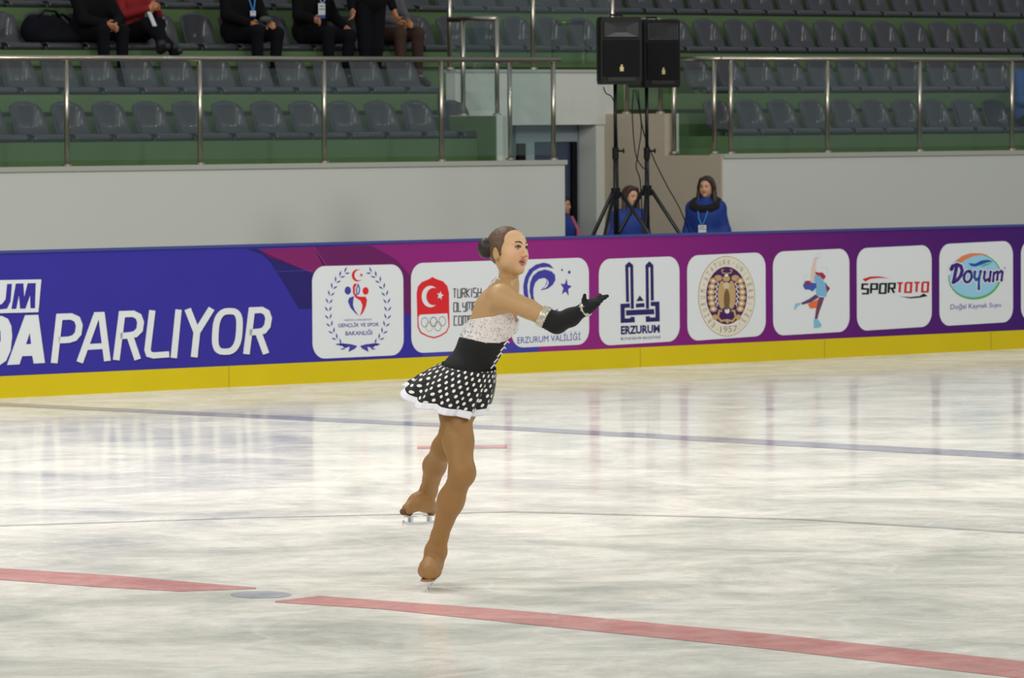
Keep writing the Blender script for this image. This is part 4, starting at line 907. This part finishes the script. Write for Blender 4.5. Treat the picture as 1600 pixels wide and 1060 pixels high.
JB = mod(SIT, haL=(-.03, .35, .37), haR=(.06, .38, .36), elL=(-.22, .16, .30), elR=(.23, .17, .30), knL=(-.03, .42, .20), knR=(.10, .40, .20), anL=(.08, .60, -.03), anR=(-.10, .58, -.06), toeL=(.10, .72, -.02), toeR=(-.06, .71, -.06))
person('person in red jumper and dark trousers with crossed ankles', seatpos(203), FACE(AZ), JB, SK2, CR, TB, hair_short((34, 26, 24)), extra=exB)
def exC(t, g, tw, R):
    badge(t, tw, g['neck'] + v3(0, .09, -.05), g['chest'] + v3(-.02, .20, -.13), .035, .03)
    b = MB(); b.sphere(g['haR'] * .5 + g['haL'] * .5 + v3(.0, .10, .03), (.075, .05, .035), 8); b.build('grey_cap', mat('cap_grey', (70, 74, 72), .8), t, world=False, smooth=True)
JC = mod(SIT, chest=(.02, .04, .45), haL=(-.10, .36, .24), haR=(.12, .34, .22), knL=(-.14, .45, .12), knR=(.12, .45, .14))
person('person in black with a blue lanyard and grey cap in the lap', seatpos(372), FACE(AZ), JC, SK2, CBK, TB, hair_short((30, 24, 22)), extra=exC, puffy=1.12)
def exD(t, g, tw, R):
    badge(t, tw, g['neck'] + v3(0, .10, -.05), g['chest'] + v3(.04, .22, -.10), .045, .075, mat('lanyard_pale', (150, 170, 190), .6))
    b = MB(); b.box(g['chest'] + v3(-.10, .165, .08), (.018, 0, 0), (0, .003, 0), (0, 0, .026)); b.build('jacket_crest', CARD, t, world=False)
person('person in black with a large white badge, seated beside the standing one', seatpos(484), FACE(AZ), mod(SIT, haL=(-.16, .37, .19), haR=(.20, .30, .27), knL=(-.14, .46, .10)), SK2, CBK, TB, hair_short((26, 22, 22)), extra=exD, puffy=1.14)
def exE(t, g, tw, R):
    badge(t, tw, g['neck'] + v3(0, .10, -.05), g['pelvis'] + v3(.03, .17, .16), .035, .055, BLACK)
    for x in (-.05, .07):
        b = MB(); b.tube([g['chest'] + v3(x, .155, .0), g['pelvis'] + v3(x, .16, .02)], .005, 6); b.build('gold_zip', mat('zip_gold', (150, 104, 60), .5), t, world=False)
s_, _ = so(578, 100, TO[1] + .55)
person('person in black standing on the green step with hands down', W(s_, TO[1] + .55, TZ[1] + .01), FACE(AZ - 8), mod(STAND, haL=(-.25, .06, .86), haR=(.25, .06, .86), knL=(-.07, .03, .48), knR=(.07, .02, .48), anL=(-.06, -.01, .09), anR=(.06, -.01, .09), toeL=(-.08, .14, .035), toeR=(.08, .14, .035)), SK2, CBK, TB, hair_short((28, 24, 22)), extra=exE, puffy=1.05)
person('person in grey jacket seated right behind the standing one', seatpos(596, 2, .3), FACE(AZ), SIT, SK2, mat('jacket_grey', (92, 92, 96), .8, bump=.5), mat('trousers_brown', (60, 36, 24), .8), hair_short((36, 28, 24)))
s_, _ = so(1606, 150, TO[0] + .3)
person('person in blue coat seated at the right picture edge', W(s_, TO[0] + .3, TZ[0] + .055), FACE(AZ), SIT, SK2, mat('jacket_teal_blue', (26, 74, 132), .7, bump=.5), TB, hair_short((28, 24, 24)), puffy=1.15)
# dark bag
sb, _ = so(78, 50, TO[2] + .2); bg = thing('duffel_bag', 'dark duffel bag lying across two seats of the third row', 'bag', W(sb, TO[2] + .22, TZ[2] + .06), ANG)
Fb = Field((-.5, -.3, -.1), (.5, .3, .42), .012); Fb.cap((-.2, 0, .13), (.2, 0, .10), .12, .10, k=.05).cap((-.18, 0, .2), (.1, 0, .2), .09, .08, k=.05).ell((.05, -.02, .06), (.30, .15, .07), k=.05)
DBAG = mat('bag_navy', (10, 11, 20), .9, spec=.2, noise=.2, bump=.8, nscale=14); Fb.build('bag_body', DBAG, bg, world=False)
b = MB(); b.tube([(-.18, -.05, .26), (-.1, -.08, .33), (.04, -.06, .32), (.1, -.05, .26)], .014, 8); b.tube([(.05, 0, .28), (.18, 0, .29), (.26, 0, .24)], .016, 8); b.build('carry_strap', BLACK, bg, world=False, smooth=True)

# ================================================================== THE SKATER
t = thing('person', 'young figure skater in black polka dot dress gliding with one gloved arm forward', 'person', ground(668, 921))
SKIN_S = mat('skater_skin', (198, 156, 112), .5); SKIN_S.node_tree.nodes['Principled BSDF'].inputs['Subsurface Weight'].default_value = .08
SKIN_S.node_tree.nodes['Principled BSDF'].inputs['Subsurface Radius'].default_value = (.02, .008, .004)
TIGHT = mat('tan_tights', (150, 110, 60), .6, noise=.05, nscale=40); BLK = mat('black_velvet', (12, 12, 15), .85)
ln = math.radians(26); LT = np.array([[math.cos(ln), 0, -math.sin(ln)], [0, 1, 0], [math.sin(ln), 0, math.cos(ln)]])   # across, depth, spine
PX = 1 / 358.
lo = SP(612, 925, -.42); hi = SP(968, 350, .85); lo = np.array([lo[0], YS - .42, -.01]); hi = np.array([hi[0], YS + .85, 1.66])
HB_ = .0048
bd = Field(lo, hi, HB_)
def T_(px, py, dy_): return SP(px, py, dy_)
bd.ell(T_(769, 501, 0), (.094, .120, .115), LT, k=.05); bd.ell(T_(750, 542, 0), (.094, .110, .09), LT, k=.05)
bd.ell(T_(729, 585, 0), (.106, .135, .09), LT, k=.06); bd.ell(T_(712, 622, .01), (.100, .145, .09), None, k=.06)
bd.ell(T_(774, 477, -.01), (.076, .130, .066), LT, k=.05)
for sd in (-1, 1): bd.ell(T_(791, 506, sd * .055), (.050, .052, .055), None, k=.035)
bd.cap(T_(782, 466, -.13), T_(779, 462, .13), .052, .052, k=.04); bd.cap(T_(791, 448, -.02), T_(783, 462, -.12), .036, .046, k=.04); bd.cap(T_(791, 448, .02), T_(781, 460, .12), .036, .046, k=.04)
HC = T_(794.5, 393, 0)
fdir = np.array([math.sin(math.radians(50)), -math.cos(math.radians(50)), .10]); HR = np.array(head_axes(fdir, math.radians(-4))); HS = .945
bd.cap(T_(793, 456, 0), T_(796, 414, .0), .045, .043, k=.035)
# near (right) arm
bd.cap(T_(784, 466, -.15), T_(826, 483, -.18), .050, .043, k=.03); bd.cap(T_(826, 483, -.18), T_(863, 503, -.20), .043, .035, k=.01); bd.cap(T_(864, 504, -.20), T_(912, 484, -.268), .031, .020, k=.006)
# far (left) arm stretched away from the viewer behind the body
bd.cap(T_(780, 462, .14), T_(778, 472, .38), .045, .036, k=.03); bd.cap(T_(778, 472, .38), T_(776, 480, .60), .034, .024, k=.02)
legs = Field(lo, hi, HB_)
# supporting leg
legs.cap(T_(709, 615, -.06), T_(716, 690, -.13), .083, .064, k=.03); legs.cap(T_(716, 690, -.13), T_(722, 738, -.20), .064, .052, k=.03)
legs.ell(T_(723, 738, -.205), (.052, .052, .06), None, k=.03); legs.cap(T_(721, 742, -.19), T_(704, 785, -.11), .049, .055, k=.03); legs.cap(T_(705, 780, -.11), T_(687, 838, -.03), .055, .036, k=.03)
# boot of the supporting leg (covered by the tights), toe towards the viewer
legs.cap(T_(687, 838, -.03), T_(681, 862, .0), .037, .047, k=.02); legs.cap(T_(681, 862, .0), T_(676, 882, .0), .047, .044, k=.02); legs.cap(T_(677, 882, .03), T_(672, 889, -.06), .044, .045, k=.02); legs.cap(T_(672, 888, -.06), T_(671, 893, -.14), .045, .038, k=.02); legs.cap(T_(676, 895, .035), T_(673, 897, .03), .033, .030, k=.015)
legs.cap(T_(663, 893, -.10), T_(680, 893, -.10), .028, .028, k=.02)
# free leg, crossing behind and lifted
legs.cap(T_(728, 618, .07), T_(697, 702, .16), .083, .050, k=.03); legs.ell(T_(693, 700, .17), (.044, .05, .052), None, k=.03); legs.cap(T_(692, 702, .17), T_(679, 728, .28), .047, .048, k=.03); legs.cap(T_(679, 728, .28), T_(670, 768, .42), .048, .036, k=.03)
legs.cap(T_(670, 765, .42), T_(664, 786, .45), .038, .040, k=.02); legs.cap(T_(669, 789, .47), T_(652, 784, .40), .036, .038, k=.02); legs.cap(T_(655, 783, .42), T_(637, 796, .36), .038, .027, k=.02); legs.cap(T_(673, 794, .49), T_(674, 799, .49), .026, .022, k=.015)
bd2 = bd.copy(); bd2._mix((slice(None),) * 3, legs.d + .003, .03)
zcut = float(T_(794, 436, 0)[2])
X, Y, Z = bd2.grid(); b_low = bd2.copy(); b_low.clip(Z - zcut + 0 * X + 0 * Y)
V1, F1 = b_low.mesh()
hf = Field(HC - .16, HC + .16, .0025); hf.n = hf.n
hf.cap(T_(793, 456, 0), T_(796, 414, .0), .045, .043, k=.035)
head(hf, HC, HR, HS); ear(hf, HC, HR, HS)
l_, f_, u_ = HR
for sd in (): hf.cap(HC + (l_ * sd * .021 + f_ * .086 + u_ * -.055) * HS, HC + (l_ * -sd * .0 + f_ * .094 + u_ * -.046) * HS, .006, .0065, k=.01)
hf.ell(HC + (f_ * .093 + u_ * -.058) * HS, np.array((.014, .012, .0075)) * HS, HR, k=.006, sub=True)
X, Y, Z = hf.grid(); hf.clip((zcut - .004) - Z + 0 * X + 0 * Y)
V2, F2 = hf.mesh()
body = obj('body', np.concatenate([V1, V2]), [tuple(q) for q in F1] + [tuple(q + len(V1)) for q in F2], SKIN_S, t, smooth=True)
ca = body.data.color_attributes.new('make_up', 'FLOAT_COLOR', 'POINT'); vv = np.concatenate([V1, V2]); fc = np.zeros(len(vv))
for sd in (-1, 1): fc = np.maximum(fc, np.clip(1 - np.linalg.norm(vv - (HC + (HR[0] * sd * .036 + HR[1] * .07 - HR[2] * .02) * HS), axis=1) / .045, 0, 1))
face_m = np.clip(1 - np.linalg.norm(vv - (HC + HR[1] * .075), axis=1) / .11, 0, 1) ** .5
c_a, c_b, c_c = (np.array(lin(x)) for x in ((186, 148, 102), (226, 184, 144), (232, 156, 132))); cc = c_a + (c_b - c_a) * face_m[:, None]; cc = cc + (c_c - cc) * (fc * .6)[:, None]
ca.data.foreach_set('color', cc.astype(np.float32).ravel())
at_ = SKIN_S.node_tree.nodes.new('ShaderNodeAttribute'); at_.attribute_name = 'make_up'; SKIN_S.node_tree.links.new(at_.outputs['Color'], SKIN_S.node_tree.nodes['Principled BSDF'].inputs['Base Color'])
legs2 = legs.copy(); X, Y, Z = legs2.grid(); legs2.clip(Z - float(T_(710, 600, 0)[2]) + 0 * X + 0 * Y); legs2.build('tights', TIGHT, t, label='tan tights pulled over the boots')
face_bits(t, HC, HR, HS, SKIN_S, brow=(78, 54, 42), open_=.006, lipc=(186, 104, 100), iris=(52, 50, 40))
P = lambda a, b, c: HC + (l_ * a + f_ * b + u_ * c) * HS
b = MB()
for sd in (-1, 1): b.sphere(P(sd * .0062, .108, -.031), (.0028, .0028, .002), 6)
b.build('nostril', mat('nostril_dark', (92, 40, 34), .6), t)
# hair and bun
hh = Field(HC - .17, HC + .17, .003); hh.ell(P(0, -.016, .024), np.array((.0785, .0985, .0955)) * HS, HR, k=.01)
X, Y, Z = hh.grid(); q = lambda a: (X - HC[0]) * a[0] + (Y - HC[1]) * a[1] + (Z - HC[2]) * a[2]
hh.clip(.80 * q(f_) - .60 * q(u_) - .004); hh.clip(-.072 - q(u_) + .0 * X)
for sd in (-1, 1): hh.cap(P(sd * .071, .006, .02), P(sd * .071, .008, -.018), .009, .006, k=.012)
HAIR = bpy.data.materials.new('brown_hair'); HAIR = mat('brown_hair_', (92, 66, 44), .5, noise=.4, nscale=70, bump=.6)
hh.build('hair', HAIR, t)
BUN = mat('bun_dark', (36, 28, 28), .5, noise=.3, nscale=60); bn = T_(758, 388, .02); hb = Field(bn - .08, bn + .08, .003)
hb.ell(bn, (.033, .04, .045), k=.01).ell(bn + v3(.018, 0, .0), (.028, .04, .042), k=.01); hb.build('hair_bun', BUN, t)
# dress: lace bodice, black velvet waist
def pxgrid(Fd):
    X, Y, Z = Fd.grid(); v0 = X - CAMP[0]; dep = v0 * FW[0] + Y * FW[1] + (Z - CAM_H) * FW[2]
    return 800 + F_PX * (v0 * RT[0] + Y * RT[1] + (Z - CAM_H) * RT[2]) / dep, 530 - F_PX * (v0 * UP[0] + Y * UP[1] + (Z - CAM_H) * UP[2]) / dep
tor = Field(lo, hi, HB_)
tor.ell(T_(769, 501, 0), (.094, .120, .115), LT, k=.05); tor.ell(T_(750, 542, 0), (.094, .110, .09), LT, k=.05); tor.ell(T_(729, 585, 0), (.106, .135, .09), LT, k=.06); tor.ell(T_(712, 622, .01), (.100, .145, .09), None, k=.06); tor.ell(T_(774, 477, -.01), (.076, .130, .066), LT, k=.05)
for sd in (-1, 1): tor.ell(T_(791, 506, sd * .055), (.050, .052, .055), None, k=.035)
i0 = np.floor((np.array([T_(660, 0, 0)[0], YS - .25, .55]) - lo) / HB_).astype(int); 
xa, xb = int((T_(655, 500, 0)[0] - lo[0]) / HB_), int((T_(835, 500, 0)[0] - lo[0]) / HB_); ya, yb = int(.17 / HB_), int(.70 / HB_); za = int((T_(700, 660, 0)[2] - lo[2]) / HB_); zb = int((T_(700, 465, 0)[2] - lo[2]) / HB_)
sub = Field.__new__(Field); sub.lo = lo + HB_ * np.array([xa, ya, za]); sub.h = HB_; sub.d = tor.d[xa:xb, ya:yb, za:zb].copy(); sub.n = np.array(sub.d.shape)
GX, GY = pxgrid(sub)
upper = np.interp(GX, [700, 734, 750, 773, 788, 799, 806, 816, 840], [503, 500, 497, 494, 488, 485, 505, 488, 480]).astype(np.float32)
lower = np.interp(GX, [700, 721, 743, 758, 780, 796, 840], [524, 528, 533, 536.5, 537, 532, 520]).astype(np.float32)
waist = np.interp(GX, [660, 690, 707, 732, 756, 771, 800], [556, 569, 578, 584, 580, 573.5, 560]).astype(np.float32)
bo = sub.copy(); bo.d = bo.d - .005; bo.clip((upper - GY) * PX); bo.clip((GY - lower) * PX); bod = bo.build('lace_bodice', lace_mat(), t, label='white lace bodice with sparkling stones')
wa = sub.copy(); wa.d = wa.d - .006; wa.clip((lower - 1.0 - GY) * PX); wa.clip((GY - waist - 14) * PX); wa.build('velvet_waist', BLK, t, label='black velvet waist panel')
# rhinestones on the bodice
me = bod.data; cs = [(v.co.copy(), v.normal.copy()) for v in me.vertices]; cand = [c for c in cs if c[1].y < -.1]; random.shuffle(cand)
GEM = mat('rhinestone', (240, 244, 250), .05, 1.0); b = MB(); o3v = np.array(t.location)
for co, nn in cand[:85]: b.sphere(np.array(co) + np.array(nn) * .001 + o3v, .0028 if random.random() < .7 else .004, 3)
rs = b.build('rhinestones', GEM, bod); rs['kind'] = 'stuff'
# front lacing
b = MB()
for i in range(5):
    x, y = 797 - i * 5.2, 534 + i * 9.2; b.tube([T_(x - 9, y + 5, -.085), T_(x - 4, y - 1, -.045), T_(x - 2, y + 1.5, .02)], .0032, 6)
b.build('front_lacing', mat('lacing_white', (226, 222, 226), .5), t)
# halter strap around the neck
b = MB(); b.tube([T_(768, 441, .075), T_(771, 436.5, .045), T_(775.5, 433, .0), T_(781, 437, -.035), T_(787, 444, -.06), T_(796, 452, -.075)], .0032, 8)
b.build('halter_strap', mat('strap_white', (232, 226, 220), .3), t, smooth=True)
# skirt
NT, NV = 220, 26
top = lambda a: T_(732.5 + 43 * math.cos(a), 572 + 4 * math.cos(a) - 9 * math.sin(a), .165 * math.sin(a))
hk = [(0, 757, 642), (20, 752, 636), (60, 730, 630), (120, 680, 616), (160, 640, 604), (180, 625, 603), (193, 629, 616), (205, 636, 628), (218, 648, 638), (231, 662, 640), (243, 674, 641), (255, 686, 647), (270, 701, 650), (285, 715, 651), (300, 726, 654), (311, 732, 657), (322, 738, 652), (340, 751, 649), (360, 757, 642)]
hx = lambda dg: np.interp(dg, [h_[0] for h_ in hk], [h_[1] for h_ in hk]); hy = lambda dg: np.interp(dg, [h_[0] for h_ in hk], [h_[2] for h_ in hk])
V = []; UVs = []
for j in range(NV + 1):
    v_ = j / NV
    for i in range(NT):
        a = 2 * math.pi * i / NT; dg = math.degrees(a); tp = top(a); hp = T_(hx(dg), hy(dg), .205 * math.sin(a)); p = tp + (hp - tp) * v_
        p = p + np.array([math.cos(a), math.sin(a), .25 * 0]) * (.012 * math.sin(math.pi * v_) + .018 * v_ ** 1.3 * math.sin(11 * a + 1.0 + 1.2 * math.sin(2 * a)) + .004 * v_ * math.sin(29 * a))
        V.append(p); UVs.append((a * .185, v_ * np.linalg.norm(hp - tp)))
F = []; js = int(NV * .87)
for j in range(js):
    for i in range(NT): F.append((j * NT + i, j * NT + (i + 1) % NT, (j + 1) * NT + (i + 1) % NT, (j + 1) * NT + i))
def solid(o, th):
    md = o.modifiers.new('thick', 'SOLIDIFY'); md.thickness = th; md.offset = 0
sk = obj('skirt', V[:(js + 1) * NT], F, dots_mat(), t, smooth=True, uv=UVs[:(js + 1) * NT], label='black skirt with white polka dots'); solid(sk, .002)
F = []
for j in range(NV - js):
    for i in range(NT): F.append((j * NT + i, j * NT + (i + 1) % NT, (j + 1) * NT + (i + 1) % NT, (j + 1) * NT + i))
hm = obj('skirt_hem', V[js * NT:], F, mat('hem_white', (236, 236, 244), .5), t, smooth=True, label='white satin hem band'); solid(hm, .003)
# glove with hand
w0 = T_(914, 483, -.27); gv = Field(T_(838, 530, 0) * v3(1, 0, 1) + v3(0, YS - .45, 0), T_(962, 445, 0) * v3(1, 0, 1) + v3(0, YS - .08, 0), .0026)
gv.cap(T_(846, 494, -.192), T_(870, 505, -.20), .0462, .0445, k=.01); gv.cap(T_(870, 505, -.20), T_(892, 496, -.235), .0435, .038, k=.02); gv.cap(T_(892, 496, -.235), w0, .038, .0255, k=.02)
hd_ = T_(936, 468, -.30) - w0; hd_ /= np.linalg.norm(hd_); wn = T_(917, 482, -.272)
gv.cap(w0, T_(924, 476, -.28), .0255, .024, k=.02)
for (x0, y0, z0), (x1, y1, z1), r0, r1 in (((919, 479, -.275), (936, 467, -.265), .022, .016), ((921, 480, -.285), (935, 470, -.295), .024, .015), ((920, 482, -.29), (934, 474, -.31), .020, .013)):
    gv.cap(T_(x0, y0, z0), T_(x1, y1, z1), r0, r1, k=.012)
for pts, r in (([(935, 465.5, -.255), (938.5, 463, -.225), (937, 461, -.205)], .0088), ([(936, 467.5, -.27), (942, 464.5, -.262), (949, 462.8, -.25)], .0085),
               ([(936, 470, -.29), (941.5, 467, -.30), (946, 465.5, -.325)], .0083), ([(935, 473.5, -.308), (939.5, 470.5, -.335), (941.5, 467.5, -.358)], .0078)):
    for a_, b_ in zip(pts, pts[1:]): gv.cap(T_(*a_), T_(*b_), r, r * .86, k=.004)
gv.cap(T_(917, 477, -.275), T_(912.5, 469, -.28), .0135, .0105, k=.012); gv.cap(T_(912.5, 469, -.28), T_(913.6, 461.5, -.285), .0105, .0075, k=.004)
gx = pxgrid(gv); gv.clip(((848 - .30 * (gx[1] - 498)) - gx[0]) * PX); gv.build('long_glove', BLK, t, label='long black glove')
def cuff(c0, c1, r, name, n_=70):
    ax = c1 - c0; L = np.linalg.norm(ax); ax /= L; a = np.cross(ax, Z3); a /= np.linalg.norm(a); b_ = np.cross(ax, a); b = MB()
    b.tube([c0, c0 + ax * L * .15, c0 + ax * L * .85, c1], [r * .96, r, r, r * .96], 24); g_ = MB()
    for i in range(n_):
        q_ = random.random() * 6.283; g_.sphere(c0 + ax * L * random.random() + (a * math.cos(q_) + b_ * math.sin(q_)) * r, .0038, 3)
    o = b.build(name, mat('cuff_silver', (206, 198, 170), .3, .4), t, smooth=True); o2 = g_.build('rhinestones', GEM, o); o2['kind'] = 'stuff'
cuff(T_(844, 492.5, -.19), T_(855, 498, -.195), .0475, 'armband'); cuff(T_(911.5, 484.5, -.266), T_(917.5, 481, -.272), .0325, 'wristband', 45)
# far glove
b = MB(); fg = Field(T_(760, 500, 0) * v3(1, 0, 1) + v3(0, YS + .3, 0), T_(800, 455, 0) * v3(1, 0, 1) + v3(0, YS + .84, 0), .005)
fg.cap(T_(778, 472, .36), T_(776, 480, .60), .038, .027, k=.01); hand(fg, T_(776, 480, .60), v3(0, 1, -.1), None, v3(1, 0, .3), r=1.05); fg.build('far_glove', BLK, t)
# blades
def blade(heel, toe, up, name='skate_blade'):
    """heel/toe: ends of the sole line; runner below with two stanchions and toe picks"""
    d_ = toe - heel; L = np.linalg.norm(d_); d_ /= L; up = up - d_ * (up @ d_); up /= np.linalg.norm(up); sd = np.cross(d_, up); b = MB(); n_ = 14
    for i in range(n_):
        def pt(t_): return heel + d_ * (t_ * (L + .035) - .02) - up * (.046 - .006 * (2 * t_ - 1) ** 2 - (.008 * max(0, t_ - .9) / .1))
        a0_, a1_ = pt(i / n_), pt((i + 1) / n_); m_ = (a0_ + a1_) / 2 + up * .006; b.box(m_, (a1_ - a0_) / 2 * 1.04, sd * .002, up * .006)
    for t0_, w_ in ((.12, .022), (.80, .026)):
        c = heel + d_ * (t0_ * L); b.box(c - up * .022, d_ * w_ * .5, sd * .0018, up * .018); 
        for s_ in (-1, 1): b.box(c - up * .006 + sd * s_ * .009, d_ * w_, sd * .010, up * .0022); b.box(c - up * .018 + sd * s_ * .008, d_ * w_ * .3, sd * .0015, up * .014)
    for i in range(4): b.box(heel + d_ * (L + .012) - up * (.040 - i * .006), d_ * (.005 - .0005 * i), sd * .002, up * .002)
    return b.build(name, CHROME, t)
g0 = ground(668, 921); bdv = v3(-.06, -1, 0); bdv /= np.linalg.norm(bdv)
blade(g0 - bdv * .10 + v3(.01, 0, .047), g0 + bdv * .15 + v3(.01, 0, .047), Z3)
b = MB(); b.box(g0 + bdv * .03 + v3(.012, 0, .051), bdv * .125, np.cross(bdv, Z3) * .030, Z3 * .004); b.build('sole', mat('sole_dark', (150, 108, 66), .6), t)
hl, to_ = T_(676, 804, .50), T_(633, 806, .33); blade(hl, to_, T_(668, 770, .42) - T_(668, 804, .42))
fs = Field(np.minimum(hl, to_) - .06, np.maximum(hl, to_) + .06, .004); fs.cap(T_(630, 800, .345), T_(640, 801, .37), .016, .016, k=.01); fs.build('worn_toe', mat('worn_brown', (104, 70, 40), .7), t)
